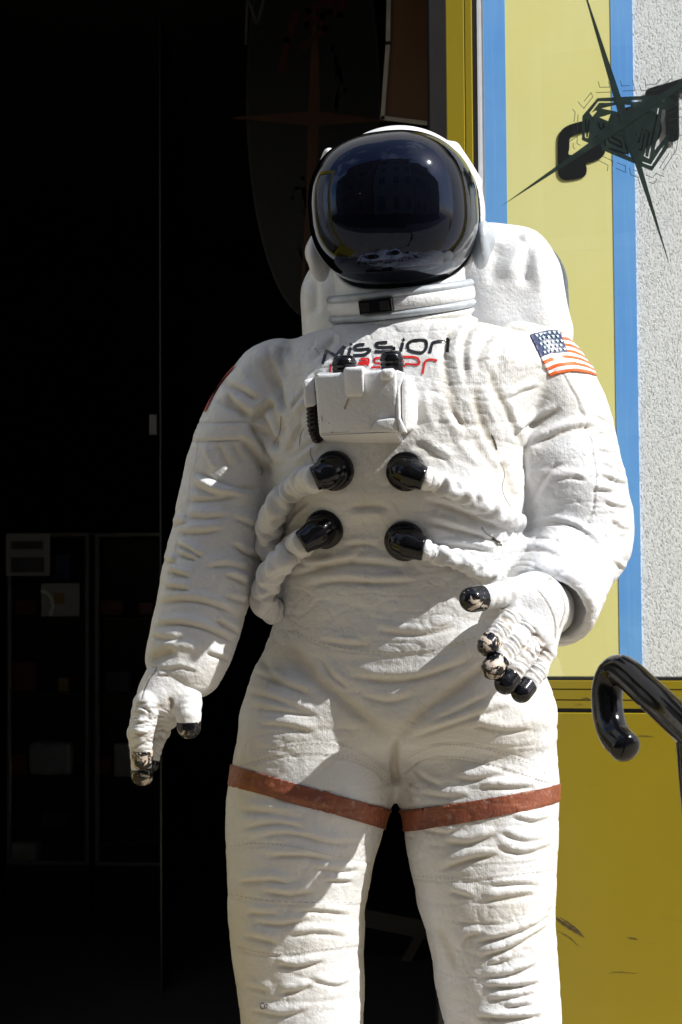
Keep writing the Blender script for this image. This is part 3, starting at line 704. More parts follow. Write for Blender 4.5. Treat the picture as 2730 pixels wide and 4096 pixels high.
# ---- bands round the thighs: a slice of the suit skin set 2 mm proud
def band(rows, name):
    """rows: three picture points on the band's upper edge, three on the lower edge (same x)"""
    for_planes = []
    bm = bmesh.new(); bm.from_mesh(suit.data)
    up_, lo_ = [np.array([hit(*p)[0] for p in r]) for r in rows[:2]]
    cx = up_[:, 0].mean(); x0, x1 = rows[2]
    kill = []
    zmin = min(up_[:, 2].min(), lo_[:, 2].min()) - .06; zmax = max(up_[:, 2].max(), lo_[:, 2].max()) + .06
    for v in bm.verts:
        if not (zmin < v.co.z < zmax and x0 < v.co.x < x1): kill.append(v)
    bmesh.ops.delete(bm, geom=kill, context='VERTS')
    def plane(pts):
        n = np.cross(pts[1] - pts[0], pts[2] - pts[0]); n /= np.linalg.norm(n)
        # keep the tilt front to back small
        d = pts[2] - pts[0]; d /= np.linalg.norm(d)
        back = np.array([-d[1], d[0], rows[3]]); n = np.cross(d, back); n /= np.linalg.norm(n)
        return n if n[2] > 0 else -n
    for pts, sgn in ((up_, 1), (lo_, -1)):
        n = plane(pts); c = pts.mean(0)
        bmesh.ops.bisect_plane(bm, geom=bm.verts[:] + bm.edges[:] + bm.faces[:], plane_co=Vector(c), plane_no=Vector(n * sgn), clear_outer=True, dist=1e-6)
    bm.normal_update()
    nn = [v.normal.copy() for v in bm.verts]
    for v, q in zip(bm.verts, nn): v.co += q * .0028
    bnd = [e for e in bm.edges if e.is_boundary]
    ex = bmesh.ops.extrude_edge_only(bm, edges=bnd)['geom']
    for v in ex:
        if isinstance(v, bmesh.types.BMVert):
            q = v.link_edges[0].other_vert(v)
            v.co -= Vector((v.normal if v.normal.length > 0 else (0, 0, 0))) * .006
    me = bpy.data.meshes.new(name); bm.to_mesh(me); bm.free()
    return link(name, me, MAT['rust'], statue)
SX = lambda *p: [(a * DS, b * DS) for a, b in p]
xm = hit(908 * DS, 1700 * DS)[0][0]
band((SX((545, 1768), (700, 1790), (880, 1862)), SX((545, 1808), (700, 1833), (880, 1902)), (-.6, xm - .003), -.12), 'thigh_band')
band((SX((935, 1859), (1100, 1838), (1275, 1803)), SX((935, 1903), (1100, 1876), (1275, 1840)), (xm + .003, .6), -.10), 'thigh_band')

# ---- helmet
HY = -.105
hc = PD(919, 495, HY + .06); vc = PD(906, 484, HY - .05)
RH = rotm(YAW, radians(6), radians(-2))
mpd = lambda y: (y - CAM[1]) / FPX * DS
V = Vol(hc - .26, hc + .26, .0032)
shell = ell_fn(hc, (197 * mpd(HY + .06), .165, 203 * mpd(HY + .06)), RH)
V.add(shell, hc - .26, hc + .26, .01)
V.add(cone_fn(PD(921, 630, HY + .05), PD(922, 690, HY + .05), .118, .122), hc - .26, hc + .26, .03)
visor_r = (189 * mpd(HY - .045), .165, 176 * mpd(HY - .045))
vis = sell_fn(vc, tuple(r for r in visor_r), 2.45, RH)
V.cut(lambda X, Y, Z: vis(X, Y, Z) - .0045, hc - .26, hc + .26, .006)
# raised brackets on the rim
V.cone(PD(1040, 345, HY + .01), PD(1092, 420, HY + .02), .016, .013, .008)
V.cone(PD(757, 355, HY + .02), PD(738, 390, HY + .03), .012, .008, .008)
hv, hf = V.mesh(4)
helmet = link('helmet', mesh_np('helmet', hv, hf), MAT['pack'], statue)
V = Vol(vc - .24, vc + .24, .0035)
V.add(vis, vc - .24, vc + .24, .002)
vv, vf = V.mesh(6)
visor = link('visor', mesh_np('visor', vv, vf), MAT['visor'], statue)
for (dx, dy, y, ry, sgn) in ((1107, 562, HY + .03, .045, 1), (733, 592, HY + .075, .05, -1)):
    c = PD(dx, dy, y)
    V = Vol(c - .09, c + .09, .003)
    R = rotm(YAW + (radians(12) if sgn > 0 else 0), 0, radians(4 * sgn))
    V.ell(c, (.018, .043, .045), .002, R); V.ell(c + np.array([.004 * sgn, 0, .008]), (.021, .027, .027), .006, R)
    ev, ef = V.mesh(3)
    link('ear_cap', mesh_np('ear_cap', ev, ef), MAT['grey_trim'] if sgn > 0 else MAT['pack'], statue)
# ---- neck ring
nc = PD(922, 691, HY + .02)
RN = Matrix.Translation(Vector(nc)) @ Matrix.Rotation(YAW, 4, 'Z') @ Matrix.Rotation(radians(13), 4, 'X') @ Matrix.Rotation(radians(-3.0), 4, 'Y')
rr = 171 * mpd(HY + .02)
ring = lathe('neck_ring', [(rr - .02, -.012), (rr - .003, -.012), (rr, -.009), (rr + .001, .0), (rr, .009), (rr - .003, .012), (rr - .02, .012)], 96, RN, MAT['pack'], statue)
for hh, nm in ((.017, 'ring_seal'), (-.018, 'ring_seal')):
    pr = [(rr - .03, hh - .007), (rr - .004, hh - .007)] + [(rr - .004 + .005 * sin(pi * i / 6), hh - .007 + .014 * i / 6) for i in range(1, 6)] + [(rr - .004, hh + .007), (rr - .03, hh + .007)]
    lathe(nm, pr, 96, RN, MAT['grey_trim'], ring)
# folds of the neck skirt under the ring
prof = [(rr - .03, -.022)]
for i, (dr, hh) in enumerate([(-.006, -.026), (.000, -.032), (-.007, -.041), (.004, -.049), (.002, -.056), (-.002, -.063), (.012, -.073), (.012, -.084), (.0, -.10)]): prof.append((rr + dr - .004, hh))
pts = catmull([(a, b, 0) for a, b in prof], 4)
lathe('neck_skirt', [(p[0], p[1]) for p in pts], 96, RN, MAT['suit'], statue)
# latch
lc = PD(858, 697, HY + .03 - rr)
RL = RN.to_3x3()
def local_box(c, ax, hs, bevel=.002):
    c = Vector(c); X, Y, Z = [ax @ Vector(e) for e in ((1, 0, 0), (0, 1, 0), (0, 0, 1))]
    q = [c + X * (a * hs[0]) + Z * (b * hs[2]) for a, b in ((-1, -1), (1, -1), (1, 1), (-1, 1))]
    return hexa([p - Y * hs[1] for p in q], [p + Y * hs[1] for p in q], bevel, 2)
ang = math.atan2(PD(858, 697, -.2)[0] - nc[0], rr)
RLm = (Matrix.Rotation(YAW, 3, 'Z') @ Matrix.Rotation(radians(13), 3, 'X') @ Matrix.Rotation(radians(-3), 3, 'Y') @ Matrix.Rotation(ang * -1 * 0 + radians(-6), 3, 'Z'))
lc2 = RN @ Vector((-.010, -(rr + .001), 0.0))
latch = link('ring_latch', from_bm('ring_latch', local_box(lc2, RLm, (.031, .006, .0125))), MAT['black_gloss'], ring, False)
for s in (-1, 1):
    link('latch_button', from_bm('latch_button', local_box(lc2 + RLm @ Vector((.018 * s, -.006, 0)), RLm, (.0085, .003, .008), .0012)), MAT['jamb'], ring, False)

# ---- chest pack
z4 = lambda x, y: (1150 + x / 2.0907, 1300 + y / 2.0907)
def q4(pts, ys): return [P(*z4(x, y), Y) for (x, y), Y in zip(pts, ys)]
pack = empty('chest_pack', PD(820, 930, -.22)); pack.parent = statue; pack.matrix_parent_inverse = Matrix.Translation(-statue.location)
def plink(name, bm, mat, parent=pack, smooth=True):
    o = link(name, from_bm(name, bm), mat, None, smooth)
    o.parent = parent; o.matrix_parent_inverse = Matrix.Translation(-parent_world(parent))
    return o
def parent_world(o):
    t = Vector((0, 0, 0))
    bpy.context.view_layer.update()
    return o.matrix_world.translation.copy()
FYL, FYR, BK = -.285, -.338, -.22
plink('pack_body', hexa(q4([(225, 415), (915, 368), (928, 900), (268, 935)], [FYL - .012, FYR - .012, FYR + .008, FYL + .008]), q4([(240, 395), (900, 360), (985, 1015), (330, 1000)], [BK + .06, BK + .02, BK + .02, BK + .06]), .007, 3), MAT['pack'])
plink('pack_base', hexa(q4([(262, 925), (928, 892), (945, 985), (345, 985)], [FYL + .005, FYR + .005, FYR + .055, FYL + .055]), q4([(272, 880), (926, 850), (1040, 1010), (330, 1000)], [BK + .06, BK + .02, BK + .02, BK + .06]), .005, 2), MAT['pack'])
plink('side_pad', hexa(q4([(955, 440), (1040, 420), (1095, 560), (1095, 800), (1060, 893), (990, 893), (955, 760)], [FYR + .018] * 2 + [FYR + .04] * 3 + [FYR + .02] * 2), q4([(930, 440), (1010, 420), (1060, 560), (1060, 800), (1030, 893), (960, 893), (930, 760)], [BK + .03] * 7), .008, 3), MAT['pack'])
plink('side_rail', hexa(q4([(905, 372), (985, 400), (945, 520), (950, 780), (1010, 905), (940, 905), (915, 780)], [FYR - .002] * 7), q4([(905, 372), (985, 400), (945, 520), (950, 780), (1010, 905), (940, 905), (915, 780)], [BK] * 7), .003, 2), MAT['pack'])
plink('side_block', hexa(q4([(130, 460), (225, 440), (245, 675), (145, 695)], [FYL + .015] * 4), q4([(160, 450), (240, 440), (250, 665), (165, 680)], [BK + .08] * 4), .006, 3), MAT['pack'])
plink('centre_lug', hexa(q4([(468, 360), (640, 352), (640, 598), (490, 602)], [FYL - .038, FYR - .006, FYR + .0, FYL - .03]), q4([(468, 345), (650, 340), (650, 598), (490, 602)], [BK] * 4), .006, 3), MAT['pack'])
plink('corner_lug', hexa(q4([(783, 372), (900, 365), (880, 462), (778, 466)], [FYR - .017, FYR - .017, FYR - .010, FYR - .010]), q4([(783, 350), (920, 345), (890, 455), (778, 460)], [BK] * 4), .006, 3), MAT['pack'])
plink('lower_plate', hexa(q4([(752, 795), (924, 772), (930, 896), (690, 893)], [FYR + .003, FYR - .0005, FYR + .003, FYR + .012]), q4([(752, 795), (924, 772), (930, 896), (690, 893)], [BK] * 4), .003, 2), MAT['pack'])
for (x, y, r, ky) in ((480, 385, 104, -.262), (876, 350, 100, -.305)):
    c = P(*z4(x, y), ky); rr2 = r / 2.0907 * (2.9 + ky) / FPX
    mt = Matrix.Translation(Vector(c)) @ Matrix.Rotation(YAW, 4, 'Z') @ Matrix.Rotation(radians(14), 4, 'X')
    pr = [(rr2 * .98, -.02)]
    for h0 in (0.0, .009): pr += [(rr2 * .96, h0), (rr2, h0 + .003), (rr2, h0 + .006), (rr2 * .94, h0 + .008)]
    pr += [(rr2 * .9, .019), (rr2 * .8, .0235), (rr2 * .6, .026), (0, .027)]
    o = lathe('control_knob', pr, 40, mt, MAT['black_gloss'], None)
    o.parent = pack; o.matrix_parent_inverse = Matrix.Translation(-parent_world(pack))
hp = catmull([P(*z4(208, 650), -.235), P(*z4(212, 760), -.238), P(*z4(220, 860), -.236), P(*z4(262, 965), -.22)], 16)
o = link('ribbed_hose', tube_mesh('ribbed_hose', hp, .0092, 18, lambda s, a: 1 + .16 * (1 if (s / .0068) % 1 > .45 else -.4)), MAT['black_gloss'])
o.parent = pack; o.matrix_parent_inverse = Matrix.Translation(-parent_world(pack))

# ---- hose fittings and hoses
z2 = lambda x, y: (1000 + x / 1.4255, 1250 + y / 1.4255)
FIT = [((488, 900), (392, 938), 116), ((893, 906), (968, 938), 114), ((430, 1232), (318, 1298), 114), ((885, 1300), (966, 1340), 116)]
HOSE = [[(392, 938), (310, 965), (225, 1030), (145, 1125, -.165), (110, 1240, -.125), (118, 1350, -.10), (165, 1450, -.07)], [(968, 938), (1060, 965), (1160, 1010), (1290, 1075), (1400, 1140), (1520, 1195, -.135)],
        [(318, 1298), (255, 1345), (180, 1415, -.17), (115, 1510, -.135), (82, 1600, -.11), (85, 1660, -.10), (150, 1710, -.07)], [(966, 1340), (1040, 1372), (1130, 1395), (1220, 1425), (1330, 1480), (1450, 1540, -.15)]]
HR = [76, 64, 76, 56]
for k, (dc, el, r) in enumerate(FIT):
    p0, n0 = hit(*z2(*dc)); n0 = n0 * .6 + np.array([sin(YAW), -cos(YAW), -.05]) * .6; n0 /= np.linalg.norm(n0)
    r3 = r / 1.4255 * (p0[1] + 2.9) / FPX
    c = p0 + n0 * .004
    pe = P(*z2(*el), c[1] - .022)
    V = Vol(c - .085, c + .085, .0022)
    zx = np.array(Vector(n0).to_track_quat('Z', 'Y').to_matrix())
    V.add(rbox_fn(c, (2, 2, .0075), .003, zx), c - .085, c + .085, .002)
    def cyl(X, Y, Z, c=c, n0=n0, r3=r3):
        d = (X - c[0]) * n0[0] + (Y - c[1]) * n0[1] + (Z - c[2]) * n0[2]
        return np.sqrt(np.maximum((X - c[0]) ** 2 + (Y - c[1]) ** 2 + (Z - c[2]) ** 2 - d * d, 0)) - r3
    V.keep(cyl, .003)
    dirh = pe - (c + n0 * .018); dirh /= np.linalg.norm(dirh)
    V.cone(c + n0 * .006 - dirh * .004, c + n0 * .010 + dirh * .012, r3 * .70, r3 * .74, .003)
    V.cone(c + n0 * .010 + dirh * .010, pe + dirh * .004, r3 * .74, r3 * .62, .004)
    ve = pe + dirh * .010
    V.keep(lambda X, Y, Z: np.minimum((X - ve[0]) * dirh[0] + (Y - ve[1]) * dirh[1] + (Z - ve[2]) * dirh[2], 9), .003)
    mv, mf = V.mesh(3)
    fo = link('hose_fitting', mesh_np('hose_fitting', mv, mf), MAT['black_gloss'], statue)
    hr = HR[k] / 1.4255 * 2.7 / FPX
    pts = []
    for i, q in enumerate(HOSE[k]):
        h_, n_ = hit(*z2(*q[:2]))
        if len(q) > 2: pts.append(P(*z2(*q[:2]), q[2])); continue
        t = i / (len(HOSE[k]) - 1)
        lift = hr * (.55 - .75 * max(0, t - .55) / .45)
        pts.append(h_ + np.array([0, -1, 0]) * lift)
    pts[0] = pe + dirh * .002
    pth = catmull(pts, 22)
    rs = np.full(len(pth), hr)
    fr = np.random.default_rng(20 + k)
    ph = fr.random(40) * 6.28
    def wr(s, a, ph=ph, k=k):
        v = .08 * sin(s * 190 + 2.0 * sin(a * 2 + ph[1]) + ph[0]) + .06 * sin(s * 330 + 4 * sin(a + ph[2]) + ph[3]) + .06 * sin(a * 3 + s * 120 + ph[4])
        v = v if v > -.02 else v * 1.6
        return 1 + v * min(1, s / .012)
    rs[:6] *= np.linspace(.9, 1, 6)
    ax_ = pth[6] - pth[0]; ax_ /= np.linalg.norm(ax_)
    link('hose_cuff', tube_mesh('hose_cuff', [pth[0] + ax_ * t for t in (-.003, 0, .002, .005, .008, .010, .012)], np.array([.9, 1.0, 1.05, 1.06, 1.06, 1.03, .96]) * hr * .97, 54, lambda s, a: 1 + .022 * cos(18 * a)), MAT['suit'], statue)
    link('hose', tube_mesh('hose', pth, rs, 36, wr), MAT['suit'], statue)

# ---- gloves
def glove(vol_lo, vol_hi, cones, fingers, thumb_i, name, tipm, cdep=1.0):
    V = Vol(vol_lo, vol_hi, .0019)
    for (a, b, ra, rb, k) in cones: V.cone(a, b, ra, rb, k)
    for i, (pts, rad, cap) in enumerate(fingers):
        F_ = Vol(vol_lo, vol_hi, .0019)
        for j in range(len(pts) - 1):
            n_ = 4 if j else 3
            F_.cone(pts[j], pts[j + 1], rad[j], rad[j + 1], .006, lambda t, n_=n_: .0006 * np.sin(t * n_ * 2 * pi + 1))
        V.a = smin(V.a, F_.a, .0022)
    gv, gf = V.mesh(3)
    n_ = normals_of(gv, gf)
    gv = gv + n_ * (.0012 * vnoise(gv * 70, 5) + .0014 * vnoise(gv * 30, 6))[:, None]
    cr = []; gr = np.random.default_rng(len(name) + int(abs(vol_lo[0]) * 100))
    for i, (pts, rad, cap) in enumerate(fingers):
        if i == 0: continue
        S_ = proj(np.array(pts)); rS = np.array(rad) * FPX / 2.62
        for j in range(len(pts) - 1):
            d_ = S_[j + 1] - S_[j]; e_ = np.array([-d_[1], d_[0]]) / (np.linalg.norm(d_) + 1e-9); d_n = d_ / (np.linalg.norm(d_) + 1e-9)
            nk = 5 if j == 0 else 4
            for q in range(nk):
                t = (q + .3 + .4 * gr.random()) / nk
                if j == len(pts) - 2 and t > cap - .05: continue
                c_ = S_[j] + d_ * t; r_ = rS[j] * (.95 + .2 * gr.random())
                tl = gr.normal(0, .25)
                cr.append(('f' if gr.random() < .6 else 'g', 2.6, (1.5 + gr.random()) * cdep, np.array([c_ + e_ * r_ * s_ + d_n * (r_ * tl * s_ - r_ * .25 * (1 - s_ * s_)) for s_ in (-.95, -.4, .15, .8)])))
    gv = apply_folds(gv, gf, cr + [f for f in FOLDS])
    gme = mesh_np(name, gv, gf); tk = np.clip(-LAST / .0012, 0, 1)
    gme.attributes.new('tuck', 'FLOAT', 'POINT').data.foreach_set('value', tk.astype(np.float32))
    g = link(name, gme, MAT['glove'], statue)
    for i, (pts, rad, cap) in enumerate(fingers):
        a, b = np.asarray(pts[-2]), np.asarray(pts[-1]); d = b - a; L = np.linalg.norm(d); d /= L
        c0 = a + d * L * cap
        lo = np.minimum(c0, b) - .04; hi = np.maximum(c0, b) + .04
        T = Vol(lo, hi, .0016)
        r0_ = rad[-2] + (rad[-1] - rad[-2]) * cap
        T.add(cone_fn(c0, b, r0_ + .0020, rad[-1] + .0020), lo, hi, .001)
        T.keep(lambda X, Y, Z: -((X - c0[0]) * d[0] + (Y - c0[1]) * d[1] + (Z - c0[2]) * d[2]), .0015)
        tv, tf = T.mesh(2)
        link('fingertip', mesh_np('fingertip', tv, tf), tipm[i], g)
    return g
zr = lambda x, y, Y: P(1780 + x / 3.0154, 2250 + y / 3.0154, Y)
cones = [(zr(1215, 560, -.185), zr(1090, 480, -.25), .050, .049, .01), (zr(1090, 480, -.25), zr(840, 610, -.29), .045, .023, .015), (zr(1100, 540, -.25), zr(1015, 750, -.29), .045, .022, .015),
         (zr(1130, 600, -.25), zr(1135, 900, -.28), .042, .021, .015), (zr(1150, 640, -.245), zr(1215, 1070, -.265), .042, .020, .015), (zr(1050, 430, -.25), zr(780, 370, -.285), .040, .027, .015)]
F5 = [([zr(880, 380, -.27), zr(650, 395, -.30), zr(330, 445, -.335)], [.027, .0205, .0195], .62),
      ([zr(830, 600, -.292), zr(690, 800, -.325), zr(520, 1000, -.35)], [.0178, .0172, .0165], .68),
      ([zr(1010, 740, -.29), zr(835, 970, -.325), zr(580, 1275, -.355)], [.0175, .0172, .0175], .66),
      ([zr(1130, 890, -.28), zr(975, 1130, -.315), zr(735, 1455, -.345)], [.017, .0168, .0170], .70),
      ([zr(1215, 1070, -.265), zr(1125, 1310, -.295), zr(925, 1565, -.325)], [.0162, .0155, .0158], .62)]
c = zr(1000, 800, -.27)
glove(c - np.array([.17, .15, .17]), c + np.array([.17, .15, .17]), cones, F5, 0, 'glove', [MAT['tip_mid'], MAT['tip_chip'], MAT['tip_chip'], MAT['tip'], MAT['tip']])
zl = lambda x, y, Y: P(480 + x / 3.62, 2550 + y / 3.62, Y)
cones = [(zl(880, 330, -.115), zl(640, 830, -.125), .050, .044, .015), (zl(640, 830, -.13), zl(420, 1010, -.15), .044, .026, .015), (zl(860, 600, -.12), zl(980, 950, -.145), .045, .026, .015),
         (zl(640, 850, -.11), zl(640, 1130, -.075), .042, .028, .015), (zl(640, 850, -.11), zl(470, 1000, -.08), .042, .026, .015)]
F5 = [([zl(965, 880, -.145), zl(995, 1120, -.155), zl(1003, 1300, -.155)], [.026, .0208, .0190], .55),
      ([zl(420, 960, -.155), zl(330, 1330, -.16), zl(325, 1770, -.15)], [.025, .0195, .0162], .66),
      ([zl(380, 960, -.115), zl(255, 1380, -.115), zl(330, 1985, -.115)], [.023, .0165, .0182], .86),
      ([zl(520, 1040, -.085), zl(520, 1450, -.075), zl(430, 1830, -.085)], [.021, .0175, .016], .85),
      ([zl(620, 1060, -.065), zl(590, 1360, -.05), zl(450, 1600, -.05)], [.019, .0165, .015], .85)]
c = zl(620, 1150, -.11)
glove(c - np.array([.14, .13, .19]), c + np.array([.14, .13, .19]), cones, F5, 0, 'glove', [MAT['tip_mid'], MAT['tip_chip'], MAT['tip_mid'], MAT['tip'], MAT['tip']], .45)

# ---- backpack
bc = P(1744, 1632, .20)
V = Vol(bc - np.array([.4, .3, .42]), bc + np.array([.4, .3, .42]), .005)
RB = rotm(radians(-14), radians(4), radians(-1.5))
V.add(rbox_fn(bc, (.262, .105, .33), .10, RB), bc - .6, bc + .6, .01)
V.cone(P(2080, 1010, .10), P(2185, 1330, .075), .042, .05, .05); V.cone(P(1940, 985, .11), P(1985, 1300, .08), .04, .045, .05)
bv, bf = V.mesh(5)
BPF = FOLDS; FOLDS = []
folds((1150, 450), 1.3067, [('r', 12, 7, [(1230, 680), (1180, 770), (1150, 870)]), ('g', 11, 9, [(1268, 690), (1250, 800), (1235, 910)]), ('r', 12, 8, [(1300, 690), (1310, 820), (1335, 940)]), ('g', 10, 9, [(1345, 770), (1372, 850), (1350, 940)]), ('g', 12, 7, [(1120, 690), (1085, 780), (1060, 900)]), ('r', 8, 8, [(1215, 662), (1262, 648), (1312, 640)]), ('r', 10, 6, [(1390, 760), (1400, 860), (1395, 960)]), ('r', 10, 5, [(90, 880), (100, 960), (95, 1060)]), ('g', 8, 5, [(140, 860), (150, 960), (150, 1060)])], .85)
bv = apply_folds(bv, bf, FOLDS); FOLDS = BPF
backpack = link('backpack', mesh_np('backpack', bv, bf), MAT['suit'], statue)
tc_ = bc + RB @ np.array([.008, .004, .003])
V = Vol(tc_ - np.array([.4, .3, .42]), tc_ + np.array([.4, .3, .42]), .005)
def rim_fn(X, Y, Z):
    x, y, z = X - tc_[0], Y - tc_[1], Z - tc_[2]; R = RB
    x, y, z = (R[0, 0] * x + R[1, 0] * y + R[2, 0] * z, R[0, 1] * x + R[1, 1] * y + R[2, 1] * z, R[0, 2] * x + R[1, 2] * y + R[2, 2] * z)
    qx, qz = np.abs(x) - .262 + .11, np.abs(z) - .333 + .11
    d = np.sqrt(np.maximum(qx, 0) ** 2 + np.maximum(qz, 0) ** 2) + np.minimum(np.maximum(qx, qz), 0) - .11
    return smax(d, np.abs(y) - .035, .01)
V.add(rim_fn, tc_ - .6, tc_ + .6, .01)
tv, tf = V.mesh(4)
link('backpack_rim', mesh_np('backpack_rim', tv, tf), simple('dark_silver_rim', (.07, .08, .095), .28, .3, 14), backpack)

# ================================================================== PRINT ON THE SUIT
def surf_ribbon(name, lines, wdt, tf, mat, lift=.0012, taper=None, dash=False, ob=None, parent=None):
    """paint strokes laid on the suit's skin"""
    bm = bmesh.new()
    for ln in lines:
        ln = np.array([tf(*p) for p in ln], float)
        if len(ln) > 2: ln = catmull(ln, 6) if not dash else catmull(ln, 14)
        else: ln = np.array([ln[0] + (ln[1] - ln[0]) * t for t in np.linspace(0, 1, 7)])
        T = np.gradient(ln, axis=0); T /= np.linalg.norm(T, axis=1)[:, None] + 1e-9
        E = np.stack([-T[:, 1], T[:, 0]], 1) * wdt / 2
        rows = []
        for p, e in zip(ln, E):
            r_ = []
            for k in (-1, -.33, .33, 1):
                h_, n_ = hit(*(p + e * k), ob=ob); r_.append(bm.verts.new(Vector(h_ + n_ * lift)))
            rows.append(r_)
        for q, (a, b) in enumerate(zip(rows, rows[1:])):
            if dash and q % 2: continue
            for i in range(3): bm.faces.new((a[i], a[i + 1], b[i + 1], b[i]))
    o = link(name, from_bm(name, bm), mat, parent or statue)
    if dash: o['kind'] = 'stuff'
    return o
BLK_L = simple('black_letter_paint', (.015, .015, .017), .28, .2); RED_L = simple('red_letter_paint', (.62, .02, .02), .3, .15)
L = [[(298, 330), (325, 225)], [(318, 220), (345, 225), (405, 262)], [(400, 262), (425, 240), (480, 180)], [(480, 180), (452, 272)],
     [(512, 268), (530, 190)], [(533, 170), (537, 157)],
     [(648, 166), (600, 168), (568, 185), (572, 206), (630, 208), (690, 202)], [(690, 202), (688, 222), (640, 252), (552, 258)],
     [(838, 148), (790, 150), (748, 158), (752, 184), (800, 190), (885, 186)], [(885, 186), (895, 205), (870, 222), (790, 226), (732, 224)],
     [(950, 226), (968, 150)], [(966, 128), (984, 122)],
     [(1010, 200), (1012, 160), (1060, 132), (1140, 130), (1165, 150), (1160, 200), (1125, 234), (1060, 228), (1005, 206)],
     [(1192, 238), (1212, 160)], [(1208, 160), (1228, 148), (1262, 141), (1310, 138), (1346, 130)], [(1330, 118), (1352, 122)], [(1350, 118), (1340, 232)]]
surf_ribbon('chest_lettering', L, 25 / 2.0907, z4, BLK_L)
R_ = [[(366, 330), (358, 400)], [(358, 398), (440, 402), (520, 398)], [(612, 288), (670, 285), (682, 300), (672, 345)], [(672, 326), (620, 330), (600, 322), (640, 308), (676, 310)],
      [(800, 275), (740, 280), (728, 298), (740, 322), (830, 320), (840, 345), (700, 358)], [(985, 326), (1095, 330), (1098, 290), (1060, 270), (960, 268)], [(975, 300), (962, 330), (985, 352)],
      [(1132, 412), (1148, 325)], [(1142, 330), (1165, 298), (1200, 290), (1255, 298)]]
surf_ribbon('chest_lettering', R_, 17 / 2.0907, z4, RED_L)
# faint pen mark at the shin
surf_ribbon('pen_mark', [[(208, 1640), (222, 1635), (228, 1655), (215, 1660), (208, 1645)], [(230, 1645), (238, 1640), (235, 1660)]], 2.5, lambda x, y: (850 + x / 1.0814, 2500 + y / 1.0814), BLK_L, .0008)
GRIME = simple('dark_grime', (.06, .045, .03), .7, .3)
STI = simple('grey_thread', (.36, .35, .34), .7, .25, 300)
zLg = lambda x, y: (850 + x / 1.0814, 2500 + y / 1.0814)
surf_ribbon('stitching', [[(190, 572), (300, 530), (450, 511), (580, 527), (690, 580), (765, 645)], [(150, 600), (260, 570), (400, 555), (560, 565), (680, 605), (765, 675)], [(850, 572), (940, 532), (1040, 517), (1160, 532), (1290, 568), (1400, 612), (1475, 670)], [(845, 625), (920, 582), (1000, 568), (1120, 579), (1250, 613), (1370, 653), (1460, 685)],
    [(80, 1165), (230, 1192), (430, 1200), (620, 1200)], [(100, 1388), (200, 1416), (330, 1420), (450, 1406), (600, 1388)], [(870, 1083), (1000, 1098), (1120, 1098), (1250, 1083), (1400, 1068), (1478, 1053)], [(80, 957), (200, 945), (330, 956), (430, 976), (520, 998), (600, 1008)], [(1260, 1280), (1350, 1266), (1470, 1222)], [(350, 22), (480, 80), (640, 110), (820, 118), (980, 100), (1150, 50)]], 2.0, zLg, STI, .0006, dash=True)
zRg = lambda x, y: (1700 + x / 1.4256, 1250 + y / 1.4256)
for ln in ([[(325, 1225), (345, 1255), (375, 1275), (400, 1290), (440, 1330)], 3], [[(380, 1290), (405, 1300), (430, 1312)], 9], [[(400, 1300), (420, 1325), (438, 1322)], 5], [[(392, 1280), (395, 1310), (415, 1330)], 3], [[(380, 700), (398, 740), (410, 782)], 7], [[(500, 1140), (530, 1150)], 6], [[(430, 850), (455, 920), (440, 1000), (470, 1080), (520, 1140)], 1.6]): surf_ribbon('grime_mark', [ln[0]], ln[1] / 1.2, zRg, GRIME, .0007)
zTg = lambda x, y: (1000 + x / 1.4255, 1250 + y / 1.4255)
for ln in ([(370, 205), (385, 220), (400, 240)], [(180, 590), (172, 680), (140, 745)], [(285, 760), (290, 700), (310, 660)], [(60, 880), (72, 905), (60, 930)], [(350, 770), (345, 800), (360, 850)]): surf_ribbon('hairline_crack', [ln], 1.8, zTg, GRIME, .0007)
for q in ([(150, 1280), (200, 1283)], [(215, 1175), (232, 1178)]): pass
PB = bpy.data.objects['pack_body']
for ln, wd in (([(228, 428), (245, 420), (262, 428)], 8), ([(236, 552), (240, 572)], 9), ([(290, 908), (400, 900), (520, 893)], 2.5), ([(372, 900), (382, 893)], 8), ([(288, 760), (296, 808)], 4), ([(345, 818), (352, 822)], 5)): surf_ribbon('paint_chip', [ln], wd / 2.0907, z4, simple('chip_brown', (.20, .15, .10), .7), .0006, ob=PB, parent=pack)
surf_ribbon('paint_chip', [[(515, 615), (498, 655), (480, 705)]], 14 / 2.0907, z4, simple('chip_tan', (.33, .27, .20), .7), .0007, ob=PB, parent=pack)
# ---- flag patch on the shoulder
z5 = lambda x, y: (2050 + x / 3.4844, 1250 + y / 3.4844)
top = catmull(np.array([(240, 322), (380, 280), (520, 262), (640, 268), (768, 298), (900, 395), (985, 500)], float), 8)
bot = catmull(np.array([(515, 897), (600, 866), (700, 846), (840, 826), (960, 835), (1070, 855), (1180, 892)], float), 8)
def along(c, t):
    L_ = np.concatenate([[0], np.cumsum(np.linalg.norm(np.diff(c, axis=0), axis=1))]); L_ /= L_[-1]
    return np.array([np.interp(t, L_, c[:, 0]), np.interp(t, L_, c[:, 1])])
def flag_uv(u, v):
    a, b = along(top, u), along(bot, u); m = np.array([(240 + 515) / 2 - 15, (322 + 897) / 2 + 5]) if 0 else None
    return a + (b - a) * v
NU, NV = 44, 39
FG = {}
cols = {'w': simple('flag_white', (.78, .77, .75), .28, .06), 'r': simple('flag_orange_red', (.62, .115, .025), .26, .2, 40), 'b': simple('flag_navy', (.022, .030, .085), .42, .4, 160, .0006, 200), 's': simple('flag_star_paint', (.52, .68, .70), .35, .1)}
def flag_pt(u, v, lift):
    h_, n_ = hit(*z5(*flag_uv(u, v)), yg=.05); return h_ + n_ * lift
verts = [flag_pt(i / NU, j / NV, .003) for j in range(NV + 1) for i in range(NU + 1)]
faces = []; mi = []
